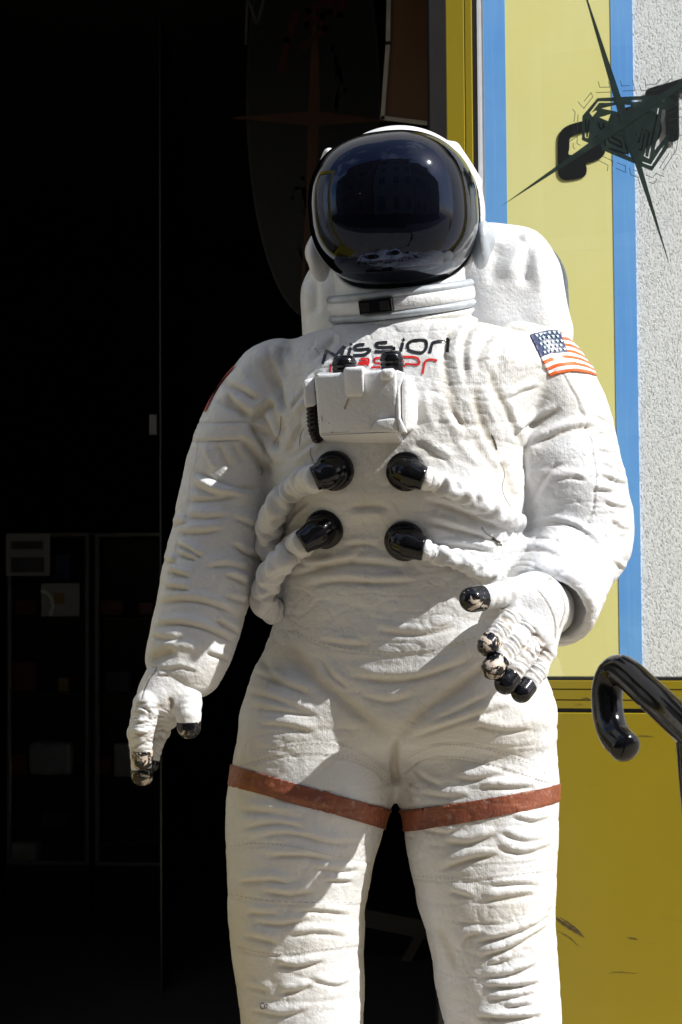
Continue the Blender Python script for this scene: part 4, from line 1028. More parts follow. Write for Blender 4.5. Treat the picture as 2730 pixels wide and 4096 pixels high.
CU, CV = .50, .515
for j in range(NV):
    for i in range(NU):
        faces.append((j * (NU + 1) + i, j * (NU + 1) + i + 1, (j + 1) * (NU + 1) + i + 1, (j + 1) * (NU + 1) + i))
        st = int((j + .5) / NV * 13)
        mi.append(2 if ((i + .5) / NU < CU and (j + .5) / NV < 7 / 13) else (1 if st % 2 == 0 else 0))
me = mesh_py('flag_patch', verts, faces)
flag = link('flag_patch', me, [cols['w'], cols['r'], cols['b']], statue)
me.polygons.foreach_set('material_index', mi)
sm = flag.modifiers.new('edge', 'SOLIDIFY'); sm.thickness = .004; sm.offset = 1
# red patch on the other shoulder, seen edge-on
pl = [(538, 842), (512, 872), (490, 905), (470, 945)]
rows = []
bm = bmesh.new()
for k, (x, y) in enumerate(catmull(np.array(pl, float), 5)):
    r_ = []
    for t in range(6):
        h_, n_ = hit((x + 5.0 - t * 1.0) * DS, y * DS, -.03)
        if t > 3: h_, n_ = (lambda q: (np.array(suit.matrix_world @ q[1]), np.array(q[2])))(suit.closest_point_on_mesh(SUITI @ Vector(PD(x - 6, y, -.03 + .02 * (t - 3)))))
        r_.append(bm.verts.new(Vector(h_ + n_ * .003)))
    rows.append(r_)
for a, b in zip(rows, rows[1:]):
    for i in range(5): bm.faces.new((a[i], a[i + 1], b[i + 1], b[i]))
link('shoulder_patch', from_bm('shoulder_patch', bm), simple('red_patch_paint', (.42, .03, .02), .4), statue)
# stars
def star_pts(cu, cv, r):
    out = []
    for k in range(10):
        a = -pi / 2 + k * pi / 5; rr = r if k % 2 == 0 else r * .42
        out.append((cu + rr * cos(a) * .62, cv + rr * sin(a)))
    return out
for j in range(5):
    n = 6 if j % 2 == 0 else 5
    for i in range(n):
        cu = (.075 + i * .075 + (.037 if j % 2 else 0)); cv = .07 + j * .1
        if cu > CU - .03: continue
        pts = [flag_pt(*p, .0052) for p in star_pts(cu, cv, .045)]; c0 = flag_pt(cu, cv, .0056)
        link('star', mesh_py('star', [c0] + pts, [(0, 1 + k, 1 + (k + 1) % 10) for k in range(10)]), cols['s'], flag, False)

# ================================================================== THE PLACE
WY = 0.66                                    # plane of the shop front
def X(sx, y): return float(P(sx, 250, y)[0])
def Zp(sy, y): return float(P(2300, sy, y)[2])
def struct(name, lo, hi, mat, bevel=0):
    return tag(boxo(name, lo, hi, mat, None, bevel), kind='structure')
struct('pavement', (-30, -2.2, -.2), (30, WY + .05, 0), MAT['pavement'])
struct('street', (-40, -60, -.32), (40, -2.22, -.12), MAT['asphalt'])
struct('kerb', (-30, -2.218, -.2), (30, -2.202, .002), MAT['asphalt'])
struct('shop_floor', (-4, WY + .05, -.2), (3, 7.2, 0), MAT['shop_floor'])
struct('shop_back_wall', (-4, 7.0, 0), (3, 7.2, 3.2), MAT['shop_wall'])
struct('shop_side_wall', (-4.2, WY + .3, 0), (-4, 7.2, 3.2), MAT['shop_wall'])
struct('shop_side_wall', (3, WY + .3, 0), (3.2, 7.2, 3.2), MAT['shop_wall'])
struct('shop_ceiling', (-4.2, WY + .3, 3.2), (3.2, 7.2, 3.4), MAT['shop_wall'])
# shop front: stucco wall with a painted strip of board beside the doorway
XB0, XL0, XL1, XB1 = X(1925, WY), X(2022, WY), X(2444, WY), X(2528, WY)
wall = empty('shop_front_wall', (XB1, WY, 0), 'white rough stucco shop wall with a blue and yellow painted strip behind the glass door', 'wall')
boxo('stucco', (XB1, WY, 0), (6, WY + .3, 5.5), MAT['stucco'], wall)
boxo('stucco_header', (-1.02, WY, 2.88), (XB1, WY + .3, 5.5), MAT['stucco'], wall)
boxo('stucco_side', (-6, WY, 0), (-1.02, WY + .3, 5.5), MAT['stucco'], wall)
boxo('painted_panel', (XB0, WY - .004, 0), (XL1 + .002, WY + .29, 2.88), MAT['lemon'], wall)
boxo('blue_strip', (XB0 - .004, WY - .0058, 0), (XL0, WY - .002, 2.88), MAT['blue'], wall)
boxo('blue_strip', (XL1, WY - .0052, 0), (XB1 + .002, WY + .02, 2.88), MAT['blue'], wall)
# grey metal jamb at the doorway's right side
tag(boxo('door_jamb', (X(1716, WY + .05), WY + .02, 0), (X(1800, WY + .05), WY + .14, 2.88), MAT['jamb']), 'dark grey metal door post beside the yellow door edge', 'door post')

# ---- the glass door, standing open in front of the wall
DYAW = radians(9)
DO = P(1785, 250, .40); DU = np.array([cos(DYAW), -sin(DYAW), 0]); DN = np.array([-sin(DYAW), -cos(DYAW), 0])
def on_door(sx, sy, off=0.0):
    o_ = DO + DN * off; d = ray(sx, sy); t = ((o_ - CAM) @ DN) / (d @ DN); return CAM + d * t
def du(sx): return float((on_door(sx, 250) - DO) @ DU)
def dz(sy, sx=2300): return float(on_door(sx, sy)[2])
def dbox(name, u0, u1, z0, z1, n0, n1, mat, parent, bevel=0):
    f = [DO + DU * u + DN * n1 for u in (u0, u1)]; b = [DO + DU * u + DN * n0 for u in (u0, u1)]
    def q(p, z): return (p[0], p[1], z)
    return link(name, from_bm(name, hexa([q(f[0], z0), q(f[1], z0), q(f[1], z1), q(f[0], z1)], [q(b[0], z0), q(b[1], z0), q(b[1], z1), q(b[0], z1)], bevel, 2)), mat, parent, False)
door = empty('glass_door', (DO[0], DO[1], 0), 'yellow framed glass door with dark spiked logo standing open beside the statue', 'door')
u1, u2, u3 = du(1860), du(1889), du(1908)
UW = 0.72; ZT = 2.75
zr0, zr1 = dz(2718), dz(2838)
dbox('stile', 0, u1 - .0012, .02, ZT, -.05, 0, MAT['mustard'], door, .0015)
dbox('stile_bead', u1, u2, zr1 - .10 + .0, ZT, -.05, -.0015, MAT['mustard'], door, .0015)
dbox('gasket', u2 + .0005, u3, zr0, ZT, -.04, -.010, MAT['rubber'], door, .001)
dbox('stile', UW - .11, UW, .02, ZT, -.05, 0, MAT['mustard'], door, .0015)
dbox('top_rail', u2, UW - .112, ZT - .12, ZT, -.05, 0, MAT['mustard'], door, .0015)
us = du(1932)
dbox('spacer_bar', u3 + .0005, us, zr0, ZT - .12, -.032, -.0095, MAT['spacer'], door)
for i in range(int((ZT - 1.55 - .14) / .0062)):
    pass
# perforated face of the spacer: fine rows of dimples
bm = bmesh.new()
for i in range(int((ZT - .16 - zr0 - .05) / .0058)):
    for j in (0, 1):
        z = zr0 + .03 + i * .0058 + j * .0029; u = u3 + (us - u3) * (.40 + .24 * j)
        p = DO + DU * u + DN * -.009
        r_ = .0013
        q = [bm.verts.new((p[0] + DU[0] * a * r_ - DN[0] * 0, p[1] + DU[1] * a * r_, z + b * r_)) for a, b in ((-1, 0), (0, -1), (1, 0), (0, 1))]
        t = bm.verts.new((p[0] + DN[0] * .0009, p[1] + DN[1] * .0009, z))
        for k in range(4): bm.faces.new((q[k], q[(k + 1) % 4], t))
o = link('spacer_dimples', from_bm('spacer_dimples', bm), MAT['spacer'], door, False); o['kind'] = 'stuff'
dbox('glass_pane', us + .0004, UW - .112, zr0 - .01, ZT - .121, -.0145, -.0085, MAT['glass'], door)
ze = [dz(2713), dz(2757), dz(2800), dz(2836)]
for k in range(3):
    dbox('bottom_rail', u2 + .0006, UW - .112, ze[k + 1] + .0008, ze[k] - .0008 - (.004 if k == 0 else 0), -.05, -.001 * k, MAT['mustard'], door, .001)
dbox('rail_gasket', u2 + .0006, UW - .112, ze[0] - .0045, ze[0] + .002, -.04, -.006, MAT['rubber'], door)
dbox('panel_gap', u2 + .0006, UW - .112, dz(2850), ze[3], -.05, -.012, MAT['rubber'], door)
dbox('lower_panel', u2 + .0006, UW - .112, .05, dz(2850) - .0005, -.05, -.003, MAT['mustard'], door, .002)

# scuffs on the lower panel and rails
SCF = simple('brown_scuff', (.075, .052, .02), .6, .4, 60)
for pts_, wd_ in (([(2215, 3662), (2250, 3690), (2300, 3722), (2338, 3748)], 16), ([(2240, 3668), (2290, 3702), (2330, 3735)], 7), ([(2230, 3722), (2280, 3750), (2320, 3790)], 4), ([(2512, 3750), (2535, 3754), (2553, 3758)], 8), ([(2590, 3768), (2620, 3775)], 3), ([(2640, 3665), (2730, 3685)], 3),
                  ([(2350, 3580), (2343, 3600)], 3), ([(2268, 2945), (2275, 2955)], 4), ([(2540, 2945), (2580, 2944), (2622, 2948)], 4), ([(2362, 3141), (2395, 3138)], 3), ([(2435, 3892), (2480, 3888), (2560, 3895)], 3), ([(2640, 3010), (2652, 3000)], 4), ([(2700, 2995), (2706, 3002)], 4), ([(2325, 2798), (2345, 2792), (2362, 2797)], 6), ([(2300, 2826), (2330, 2822)], 4)):
    q = catmull(np.array(pts_, float), 6) if len(pts_) > 2 else np.array(pts_, float)
    bm = bmesh.new(); prev = None
    for i_, c_ in enumerate(q):
        t_ = i_ / (len(q) - 1); d_ = q[min(i_ + 1, len(q) - 1)] - q[max(i_ - 1, 0)]; d_ = d_ / np.linalg.norm(d_); e_ = np.array([-d_[1], d_[0]]) * wd_ / 2 * (.15 + .85 * sin(pi * min(1, t_ * 1.0)) * (.7 + .3 * sin(i_ * 2.1)))
        a_ = bm.verts.new(Vector(on_door(*(c_ - e_), .0016 if c_[1] < 2850 else -.0026))); b_ = bm.verts.new(Vector(on_door(*(c_ + e_), .0016 if c_[1] < 2850 else -.0026)))
        if prev: bm.faces.new((prev[0], a_, b_, prev[1]))
        prev = (a_, b_)
    link('scuff_mark', from_bm('scuff_mark', bm), SCF, door, False)

# ---- logo decal on the glass
def flat_shape(name, loops, place, thick, mat, parent=None):
    """loops: closed outlines (holes nest); place(x,y)->world point; returns a thin plate"""
    cu = bpy.data.curves.new(name, 'CURVE'); cu.dimensions = '2D'; cu.fill_mode = 'BOTH'
    for lp in loops:
        s = cu.splines.new('POLY'); s.points.add(len(lp) - 1); s.use_cyclic_u = True
        for p, q in zip(s.points, lp): p.co = (q[0] / 1000, -q[1] / 1000, 0, 1)
    ob = bpy.data.objects.new(name, cu)
    me = bpy.data.meshes.new_from_object(ob)
    bpy.data.objects.remove(ob)
    bm = bmesh.new(); bm.from_mesh(me); bpy.data.meshes.remove(me)
    bmesh.ops.remove_doubles(bm, verts=bm.verts, dist=1e-5)
    for f in bm.faces:
        if f.normal.z < 0: f.normal_flip()
    n0 = place(0, 0); a = place(100, 0) - n0; b = place(0, 100) - n0; nn = np.cross(b, a); nn /= np.linalg.norm(nn)
    if nn[1] > 0: nn = -nn
    ex = bmesh.ops.extrude_face_region(bm, geom=bm.faces[:])['geom']
    top = {v for v in ex if isinstance(v, bmesh.types.BMVert)}
    for v in bm.verts:
        v.co = Vector(place(v.co.x * 1000, -v.co.y * 1000) + nn * (thick if v in top else 0))
    return link(name, from_bm(name, bm), mat, parent, False)
def ribbon(name, lines, wdt, place, thick, mat, parent=None):
    bm = bmesh.new()
    n0 = place(0, 0); a = place(100, 0) - n0; b = place(0, 100) - n0; nn = np.cross(b, a); nn /= np.linalg.norm(nn)
    if nn[1] > 0: nn = -nn
    for ln in lines:
        ln = np.array(ln, float)
        for i in range(len(ln) - 1):
            d = ln[i + 1] - ln[i]; d /= np.linalg.norm(d); e = np.array([-d[1], d[0]]) * wdt / 2
            p, q = ln[i] - d * wdt * .4, ln[i + 1] + d * wdt * .4
            vs = [bm.verts.new(Vector(place(*c) + nn * thick)) for c in (p - e, q - e, q + e, p + e)]
            bm.faces.new(vs)
    return link(name, from_bm(name, bm), mat, parent, False)
zA = lambda x, y: (2200 + x / 2.9585, 280 + y / 2.9585)
zB = lambda x, y: (1750 + x / 1.6, y / 1.6)
placeA = lambda x, y: on_door(*zA(x, y), -.0083)
placeB = lambda x, y: on_door(*zB(x, y), -.0075)
def diamond(t1, c, wd):
    t1 = np.array(t1, float); c = np.array(c, float); d = (c - t1) / np.linalg.norm(c - t1); e = np.array([-d[1], d[0]]) * wd
    return [tuple(t1), tuple(c + e), tuple(2 * c - t1), tuple(c - e)]
logo = flat_shape('logo_decal', [diamond((405, 1322), (1212, 775), 29)], placeB, .0004, MAT['vinyl_dark'], door)
flat_shape('logo_blade', [diamond((1497, 1730), (1195, 760), 27)], lambda x, y: on_door(*zB(x, y), -.0079), .0003, MAT['vinyl_dark'], logo)
OUT = [(385, 545), (565, 333), (1130, 305), (1250, 300), (1350, 290), (1525, 400), (1385, 470), (1330, 470), (1310, 640), (1240, 950), (1420, 730), (1400, 920), (1210, 1195), (1010, 1110), (660, 965), (625, 955), (560, 760), (495, 880), (380, 830)]
HOL = [[(610, 455), (780, 490), (830, 520), (815, 405)], [(885, 410), (960, 418), (905, 500)], [(1015, 540), (1110, 465), (1225, 492), (1180, 515)], [(585, 560), (650, 545), (720, 520), (690, 605)],
       [(472, 505), (575, 372), (755, 372), (755, 387), (585, 388), (492, 508), (545, 480), (560, 488), (505, 552)], [(970, 358), (1090, 352), (1090, 375), (970, 380)],
       [(1190, 425), (1270, 345), (1355, 340), (1370, 355), (1360, 375), (1280, 365), (1195, 432)], [(1280, 450), (1293, 455), (1280, 525), (1268, 520)],
       [(415, 735), (428, 738), (432, 795), (450, 800), (458, 735), (465, 737), (455, 808), (418, 800)], [(1065, 790), (1085, 680), (1172, 720), (1168, 738), (1095, 705), (1082, 790)],
       [(1002, 770), (1030, 725), (1036, 728), (1028, 780)], [(825, 755), (870, 770), (895, 835), (882, 838), (860, 785), (825, 770)], [(885, 995), (945, 985), (962, 1035)],
       [(1115, 1020), (1135, 920), (1142, 925), (1130, 1020), (1165, 1030), (1190, 900), (1200, 905), (1175, 1050)], [(1098, 1085), (1195, 1120), (1345, 890), (1358, 895), (1205, 1138), (1098, 1098)]]
flat_shape('logo_web', [OUT] + HOL, placeA, .0004, MAT['vinyl_dark'], logo)
LINES = [[(575, 140), (592, 205), (718, 203)], [(550, 268), (722, 262)], [(695, 140), (712, 200)], [(833, 128), (850, 190), (940, 187)], [(865, 250), (1010, 243), (980, 120)], [(1127, 112), (1133, 178), (1250, 170), (1318, 100)],
         [(1062, 178), (1082, 240), (1262, 238), (1445, 100)], [(335, 378), (402, 455), (510, 318), (488, 268), (408, 370)], [(268, 468), (300, 498), (288, 610)], [(335, 530), (326, 730), (278, 750), (288, 665)],
         [(212, 862), (326, 785), (322, 870), (360, 892)], [(278, 868), (276, 915), (296, 935)], [(555, 1060), (690, 1128), (682, 1195)], [(615, 1015), (748, 1080), (738, 1140)], [(795, 1098), (896, 1138), (896, 1212), (785, 1162)],
         [(945, 1158), (955, 1240), (1045, 1275), (1068, 1368)], [(995, 1180), (1028, 1195)], [(1140, 1245), (1218, 1275), (1258, 1222), (1348, 1262)], [(1175, 1328), (1230, 1348), (1268, 1290)], [(1298, 1162), (1412, 982)],
         [(1338, 1190), (1498, 945), (1520, 785), (1568, 775)], [(1448, 925), (1460, 790)], [(1350, 640), (1375, 520), (1568, 460)], [(1405, 600), (1560, 555)], [(1420, 655), (1485, 645), (1460, 760)], [(1480, 210), (1568, 140)], [(1425, 245), (1568, 340)]]
ribbon('logo_circuit', LINES, 8, placeA, .0004, MAT['vinyl_dark'], logo)
CUT = [[(425, 590), (428, 725)], [(465, 600), (452, 730)], [(575, 620), (602, 700), (645, 672), (632, 632)], [(735, 760), (750, 800), (835, 840), (855, 915), (705, 845), (690, 795), (650, 840), (662, 895)], [(705, 925), (930, 1000), (890, 840)], [(1275, 530), (1200, 880)], [(1120, 760), (1090, 945), (1058, 935)], [(1180, 740), (1145, 910)], [(1070, 790), (1058, 855), (1040, 850)]]
ribbon('logo_score', CUT, 12, placeA, .0008, MAT['vinyl_black'], logo)

# ---- black flat sign on the wall behind the glass
placeW = lambda x, y: P(*zA(x, y), WY - .0056)
def roundloop(pts, per=5): return [tuple(p) for p in catmull(np.array([(a, b) for a, b in pts] + [pts[0]], float), per)[:-1]]
CO = roundloop([(665, 900), (650, 985), (600, 1045), (500, 1090), (428, 1112), (438, 1165), (425, 1240), (370, 1278), (230, 1305), (150, 1295), (105, 1245), (95, 1170), (94, 1000), (95, 830), (115, 750), (170, 685), (260, 640), (400, 602), (560, 560), (640, 600), (670, 700)])
CI = roundloop([(232, 830), (262, 785), (380, 745), (490, 714), (530, 740), (538, 800), (535, 890), (500, 925), (380, 968), (232, 1005), (232, 920)])
MID = [(1010 + 318 * cos(t), 690 + 262 * sin(t)) for t in np.linspace(0, 2 * pi, 48, endpoint=False)]
RT = roundloop([(1125, 300), (1140, 245), (1200, 210), (1420, 145), (1600, 92), (1700, 100), (1700, 240), (1560, 272), (1530, 300), (1530, 550), (1530, 790), (1495, 838), (1420, 850), (1375, 770), (1370, 600), (1370, 480), (1395, 430), (1350, 340), (1240, 330)])
sg = empty('wall_sign', placeW(1000, 700), 'matt black curvy sign shapes on the painted wall behind the door glass', 'sign')
flat_shape('sign_hook', [CO, CI], placeW, .0008, MAT['vinyl_black'], sg)
flat_shape('sign_disc', [MID], lambda x, y: placeW(x, y) - np.array([0, .0002, 0]), .0008, MAT['vinyl_black'], sg)
flat_shape('sign_bracket', [RT], placeW, .001, MAT['vinyl_black'], sg)

# ---- the other door leaf, outside the picture on the left (seen in the visor)
leaf = empty('open_door_leaf', (-1.12, .1, 0), 'yellow framed glass door leaf folded open at the left side of the doorway', 'door')
for nm, lo, hi, m in (('stile', (-1.15, -.42, .02), (-1.10, -.31, 2.75), 'mustard'), ('stile', (-1.15, .52, .02), (-1.10, .63, 2.75), 'mustard'), ('top_rail', (-1.15, -.31, 2.63), (-1.10, .52, 2.75), 'mustard'),
                      ('lower_panel', (-1.15, -.31, .05), (-1.10, .52, .95), 'mustard'), ('glass_pane', (-1.128, -.31, .95), (-1.122, .52, 2.63), 'glass')):
    boxo(nm, lo, hi, MAT[m], leaf)

# ---- black tubular handrail in the foreground
zH = lambda x, y, Y: P(2300 + x / 3.6465, 2550 + y / 3.6465, Y)
hp = [zH(2900, 2560, -1.22), zH(2250, 1930, -1.06), zH(1500, 1200, -.90), zH(1050, 785, -.82), zH(790, 545, -.775), zH(640, 475, -.75), zH(520, 580, -.735), zH(470, 860, -.73), zH(500, 1180, -.735), zH(590, 1430, -.75), zH(740, 1605, -.775)]
rail = empty('handrail', (hp[1][0], hp[1][1], 0), 'chipped black tubular handrail with hooked end in the foreground at right', 'handrail')
pth = catmull(hp, 14); RR = .0215
def capped(pth, r):
    d = pth[-1] - pth[-2]; d /= np.linalg.norm(d); ext = []; rr = []
    for t in np.linspace(0.1, 1, 7): ext.append(pth[-1] + d * r * .55 * sin(t * pi / 2)); rr.append(max(r * cos(t * pi / 2), .0004))
    return np.vstack([pth, ext]), np.concatenate([np.full(len(pth), r), rr])
p2, r2 = capped(pth, RR)
def mk_rail():
    m = NM('chipped_black_enamel')
    f = m.noise(34, 8, .75, dist=.8); k = m.ramp(f, .665, .70)
    m.b.inputs['Specular IOR Level'].default_value = .35
    c = m.mix(k, (.004, .004, .005), (.17, .15, .12))
    c = m.mix(m.ramp(m.noise(18, 5, .6), .70, .72), c, (.16, .05, .03))
    m.base(c); m.rough(m.math('ADD', m.math('MULTIPLY', k, .45), .13))
    b = m.bump(m.noise(45, 4), .0006, .5); m.bump(k, -.0006, .8, b); return m.m
MAT['enamel'] = mk_rail()
link('rail_tube', tube_mesh('rail_tube', p2, r2, 32), MAT['enamel'], rail)
pc = zH(1690, 1400, -.945)
link('rail_post', tube_mesh('rail_post', [(pc[0] + .07 * (1 - z / pc[2]), pc[1], z) for z in (0, .3, .6, pc[2] - .01)], .019, 24), MAT['enamel'], rail)
link('post_foot', from_bm('post_foot', box((pc[0] + .02, pc[1] - .05, 0), (pc[0] + .12, pc[1] + .05, .012), .003)), MAT['enamel'], rail, False)

# ---- dark shop interior
def pbox(name, d0, d1, y0, y1, mat, parent=None, bevel=.003):
    """box whose front face covers the picture rectangle d0..d1 at depth y0"""
    a = PD(d0[0], d1[1], y0); b = PD(d1[0], d0[1], y0)
    return turn(boxo(name, (a[0], y0, a[2]), (b[0], y1, b[2]), MAT[mat] if isinstance(mat, str) else mat, parent, bevel), y0 > 2.9)
def turn(o, yes=True):
    if yes:
        pv = Matrix.Translation((-1.3, 3.0, 0)); o.data.transform(pv @ Matrix.Rotation(radians(-5), 4, 'Z') @ pv.inverted())
    return o
CY = 3.0
def cab(x0, x1, label, items):
    base_ = PD((x0 + x1) / 2, 1985, CY)
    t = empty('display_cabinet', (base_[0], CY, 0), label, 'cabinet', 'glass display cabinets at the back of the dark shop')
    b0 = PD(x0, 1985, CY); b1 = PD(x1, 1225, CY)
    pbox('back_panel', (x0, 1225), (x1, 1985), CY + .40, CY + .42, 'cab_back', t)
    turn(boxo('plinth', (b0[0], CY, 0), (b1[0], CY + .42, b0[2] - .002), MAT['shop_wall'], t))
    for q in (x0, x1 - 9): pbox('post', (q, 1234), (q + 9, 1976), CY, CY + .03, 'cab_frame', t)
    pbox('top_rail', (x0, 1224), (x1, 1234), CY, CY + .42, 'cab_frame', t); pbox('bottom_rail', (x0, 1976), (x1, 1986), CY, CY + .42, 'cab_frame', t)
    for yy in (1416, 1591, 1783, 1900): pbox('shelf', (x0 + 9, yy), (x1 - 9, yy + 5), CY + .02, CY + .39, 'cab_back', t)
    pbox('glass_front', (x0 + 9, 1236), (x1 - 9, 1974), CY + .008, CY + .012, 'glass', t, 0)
C1 = cab(16, 208, 'left grey framed glass display cabinet with papers stuck to its glass', [])
C2 = cab(222, 414, 'right grey framed glass display cabinet partly behind the statue\'s arm', [])
RED = simple('dull_red_card', (.10, .014, .012), .5, .3); BLU = simple('dull_blue_card', (.02, .035, .09), .5, .3); PALE = simple('pale_card', (.26, .25, .245), .6, .1); OCH = simple('ochre_card', (.2, .12, .025), .6, .15); DRK = simple('dark_card', (.05, .045, .05), .6, .3)
nt_ = empty('paper_notice', PD(66, 1275, CY - .01), 'white bordered notice with two dark pictures on the left cabinet', 'notice')
pbox('sheet', (15, 1226), (118, 1323), CY - .008, CY - .004, PALE, nt_, 0)
pbox('picture', (27, 1243), (102, 1262), CY - .011, CY - .0085, DRK, nt_, 0); pbox('picture', (27, 1280), (105, 1315), CY - .011, CY - .0085, DRK, nt_, 0)
n2 = empty('paper_sheet', PD(142, 1378, CY - .01), 'pale printed sheet with a faint ring stuck inside the left cabinet', 'sheet')
pbox('sheet', (98, 1340), (187, 1416), CY - .008, CY - .004, PALE, n2, 0)
turn(ribbon('ring_print', [[(98 + 2, 1358), (112, 1362), (122, 1375), (126, 1392), (120, 1412)]], 7, lambda x, y: PD(x, y, CY - .008), .002, simple('ring_print', (.55, .62, .52), .6), n2))
pbox('patch_print', (128, 1362), (152, 1388), CY - .0105, CY - .0083, OCH, n2, 0)
tag(pbox('clear_bag', (64, 1704), (166, 1782), CY + .03, CY + .08, simple('milky_bag', (.22, .24, .24), .3, .3), None, .02), 'milky plastic bag on the left cabinet\'s third shelf', 'bag')
tag(pbox('boxed_card', (265, 1706), (322, 1782), CY + .03, CY + .07, PALE, None), 'plain pale box on the right cabinet\'s third shelf', 'box')
tag(pbox('boxed_card', (27, 1935), (83, 1976), CY + .03, CY + .10, PALE, None), 'pale box at the bottom of the left cabinet', 'box')
for i, (x0, y0, x1, y1, m, lb) in enumerate([(30, 1378, 82, 1415, RED, 'dark red toy box on the top shelf of the left cabinet'), (232, 1380, 284, 1415, RED, 'dark red toy box on the top shelf of the right cabinet, left one'), (320, 1382, 356, 1415, RED, 'dark red toy box on the top shelf of the right cabinet, right one'),
        (27, 1520, 82, 1590, RED, 'tall dark red toy box on the second shelf of the left cabinet'), (132, 1555, 160, 1590, OCH, 'ochre carton on the second shelf of the left cabinet'), (240, 1540, 300, 1590, DRK, 'dark box on the second shelf of the right cabinet'),
        (27, 1730, 60, 1782, RED, 'dark red toy box on the third shelf of the left cabinet'), (228, 1735, 258, 1782, RED, 'dark red toy box on the third shelf of the right cabinet'), (94, 1862, 156, 1899, DRK, 'dark rounded box on the fourth shelf of the left cabinet'), (124, 1270, 160, 1338, BLU, 'dull blue box at the top of the left cabinet')]):
    tag(pbox('toy_box', (x0, y0), (x1, y1), CY + .05, CY + .2, m, None, .006), lb, 'box', 'boxes inside the display cabinets')
# glass partition with its lit edge and a small plate
gp = empty('glass_partition', PD(372, 1500, 1.9), 'thin glass partition with a bright edge inside the dark shop', 'partition')
a = PD(371, 1225, 1.9)
boxo('pane', (a[0] - .005, 1.9, 0.0), (a[0] + .001, 2.9, 3.0), MAT['glass'], gp); boxo('edge_strip', (a[0] - .004, 1.895, 0), (a[0] + .0005, 1.9, 3.0), simple('green_glass_edge', (.022, .03, .03), .3), gp)
pbox('plate', (343, 952), (361, 999), 1.885, 1.893, 'cab_frame', gp, .002)
# dark emblem sign
EY = 2.1
zE = lambda x, y: P(900 + x / 1.6505, y / 1.6505, EY)
em = empty('emblem_sign', zE(600, 800), 'large dark oval emblem sign with orange four pointed star inside the shop', 'sign')
cE = (720 * DS, 230 * DS)
ell = [((cE[0] + 262 * cos(t) * 1.0), (cE[1] + 880 * sin(t))) for t in np.linspace(0, 2 * pi, 64, endpoint=False)]
EMB = simple('charcoal_board', (.011, .010, .011), .6, .2, 6); EMR = simple('board_edge', (.03, .028, .028), .5); ORG = simple('burnt_orange_print', (.075, .026, .008), .6, .25, 8); RDP = simple('dark_red_print', (.055, .005, .005), .6, .2); BLKP = simple('black_print', (.012, .012, .014), .6); GRP = simple('grey_print', (.09, .088, .088), .6, .15)
pe_ = lambda x, y: P(x, y, EY)
flat_shape('board', [ell], pe_, .02, EMB, em)
ribbon('board_edge', [ell + [ell[0]]], 9, pe_, .0215, EMR, em)
sx0, sy0 = 900 + 590 / 1.6505, 790 / 1.6505
def star4(cx, cy, l, r, u, d, wv, wh): return [(cx - l, cy), (cx - wv * .7, cy - wh * .8), (cx - wv * .35, cy - u * .5), (cx - 2, cy - u), (cx + wv * .6, cy - u * .5), (cx + wv * .7, cy - wh * .8), (cx + r, cy + 12), (cx + wv * .6, cy + wh), (cx + wv * .1, cy + d * .5), (cx - 60, cy + d), (cx - wv * .9, cy + d * .45), (cx - wv * .7, cy + wh)]
flat_shape('star', [star4(sx0, sy0, 330, 300, 470, 760, 34, 30)], pe_, .023, ORG, em)
ch = []
for k in range(3):
    o_ = k * 40
    ch += [[(1230 + o_, 420 - o_), (1330 + o_ * .4, 200 + o_), (1350 + o_ * .4, 290 + o_), (1345, 440)], [(1180 - o_, 560 + o_), (1210 - o_ * .5, 720 + o_), (1260, 1000 - o_), (1215, 760)], [(1150 - o_ * .6, 820 + o_), (1225, 1060), (1200, 1100 + o_)]]
for c_ in ch: ribbon('chevron', [c_], 16, pe_, .0225, BLKP, em)
ribbon('letter_print', [[(1300, 20), (1235, 55), (1225, 110), (1290, 75), (1300, 125), (1210, 200)], [(1190, 60), (1150, 170), (1130, 290)], [(1330, -20), (1320, 60), (1360, 70), (1375, -20)]], 26, pe_, .0235, RDP, em)
ribbon('letter_outline', [[(985, 185), (992, 0), (1030, 110), (1060, 0)]], 10, pe_, .0235, GRP, em)
# framed tan board at the back of the doorway
fb = empty('framed_board', P(1640, 200, 1.35), 'tan board with pale frame hanging inside the doorway at the top', 'board')
pf = lambda x, y: P(x, y, 1.35)
TAN = simple('tan_board', (.13, .062, .03), .55, .2, 3)
flat_shape('panel', [[(1560, -60), (1725, -60), (1725, 492), (1540, 472)]], pf, .01, TAN, fb)
ribbon('frame', [[(1556, -60), (1552, 180), (1530, 478), (1725, 502)]], 17, pf, .016, simple('pale_frame', (.42, .40, .37), .5), fb)
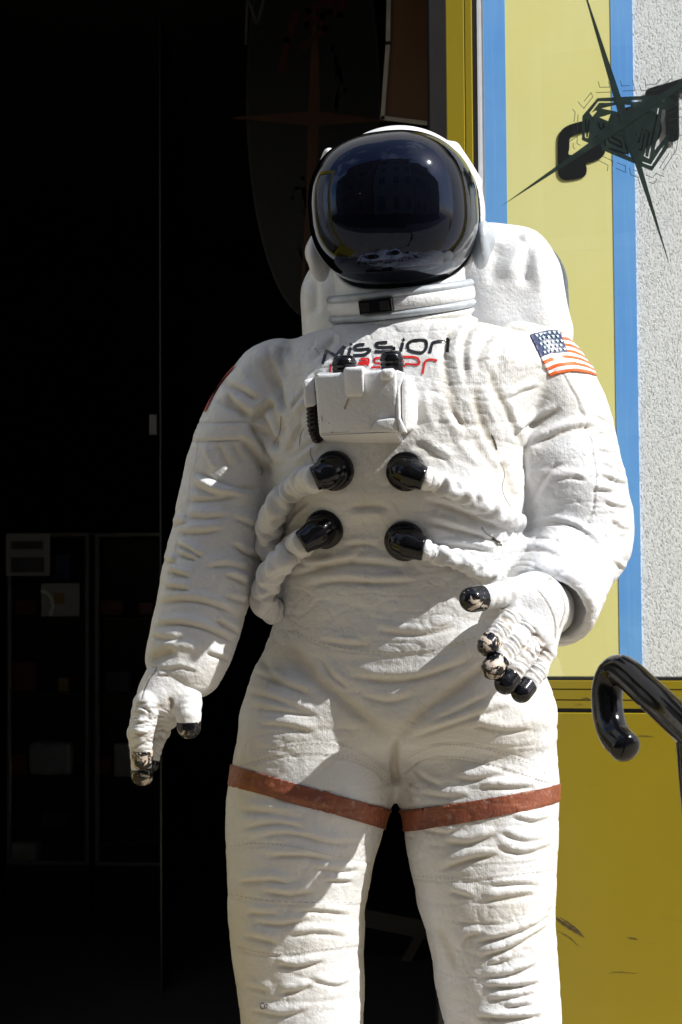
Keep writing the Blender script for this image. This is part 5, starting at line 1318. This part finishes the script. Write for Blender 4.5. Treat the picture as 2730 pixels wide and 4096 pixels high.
# folding table glimpsed between the legs
zT = lambda x, y, Y: P(1400 + x / 2.626, 3200 + y / 2.626, Y)
tb = empty('folding_table', (zT(500, 1400, 2.4)[0], 2.4, 0), 'dark folding table with slanted leg seen between the statue\'s legs', 'table')
DKM = simple('dark_table_metal', (.06, .052, .045), .5)
link('table_edge', from_bm('table_edge', hexa([zT(-600, 1000, 2.3), zT(900, 1290, 2.3), zT(880, 1480, 2.3), zT(-600, 1180, 2.3)], [zT(-600, 1000, 2.36), zT(900, 1290, 2.36), zT(880, 1480, 2.36), zT(-600, 1180, 2.36)])), DKM, tb, False)
link('table_leg', from_bm('table_leg', hexa([zT(740, 1320, 2.29), zT(840, 1320, 2.29), zT(400, 2170, 2.29), zT(290, 2150, 2.29)], [zT(740, 1320, 2.33), zT(840, 1320, 2.33), zT(400, 2170, 2.33), zT(290, 2150, 2.33)])), DKM, tb, False)

# ---- houses across the street: they show in the visor
def house(x0, x1, h, col, lab, roofc):
    y = -8.0
    t = empty('town_house', ((x0 + x1) / 2, y, 0), lab, 'house', 'town houses across the street')
    wm = simple('render_' + lab[:5], tuple(c_ * .6 for c_ in col), .8, .1, 2)
    boxo('wall', (x0, y - 8, 0), (x1, y, h), wm, t)
    rm = simple('roof_' + lab[:5], roofc, .7, .2, 6)
    link('roof', from_bm('roof', hexa([(x0 - .2, y + .35, h), (x1 + .2, y + .35, h), ((x1 + x0) / 2 + 1.2, y - 4, h + 3.0), ((x1 + x0) / 2 - 1.2, y - 4, h + 3.0)], [(x0 - .2, y - 8.3, h), (x1 + .2, y - 8.3, h), ((x1 + x0) / 2 + 1.2, y - 4.2, h + 3.0), ((x1 + x0) / 2 - 1.2, y - 4.2, h + 3.0)])), rm, t, False)
    nf = int(h // 2.9); nw = max(2, int((x1 - x0) // 2.2))
    for f in range(nf):
        for k in range(nw):
            cx = x0 + (k + .5) * (x1 - x0) / nw; cz = 1.6 + f * 2.9
            fr = boxo('window', (cx - .6, y, cz - .8), (cx + .6, y + .08, cz + .8), WFR, t)
            boxo('pane', (cx - .5, y + .06, cz - .7), (cx - .03, y + .09, cz + .7), WPN, fr); boxo('pane', (cx + .03, y + .06, cz - .7), (cx + .5, y + .09, cz + .7), WPN, fr)
WFR = simple('white_window_frame', (.35, .35, .34), .5); WPN = simple('dark_window_pane', (.02, .025, .03), .05, .1, 3)
house(-22, -12.5, 10.5, (.45, .36, .28), 'beige town house with brown roof across the street', (.10, .05, .035)); house(-12.3, -4.6, 13.5, (.34, .20, .15), 'brick red town house, tallest across the street', (.07, .06, .06))
house(-4.4, 3.2, 12, (.50, .46, .40), 'cream town house across the street behind the camera', (.12, .05, .035)); house(3.4, 10.5, 10.5, (.36, .33, .30), 'grey town house across the street with slate roof', (.05, .05, .055)); house(10.7, 21, 9, (.48, .40, .26), 'ochre town house across the street at the far right', (.10, .05, .035))
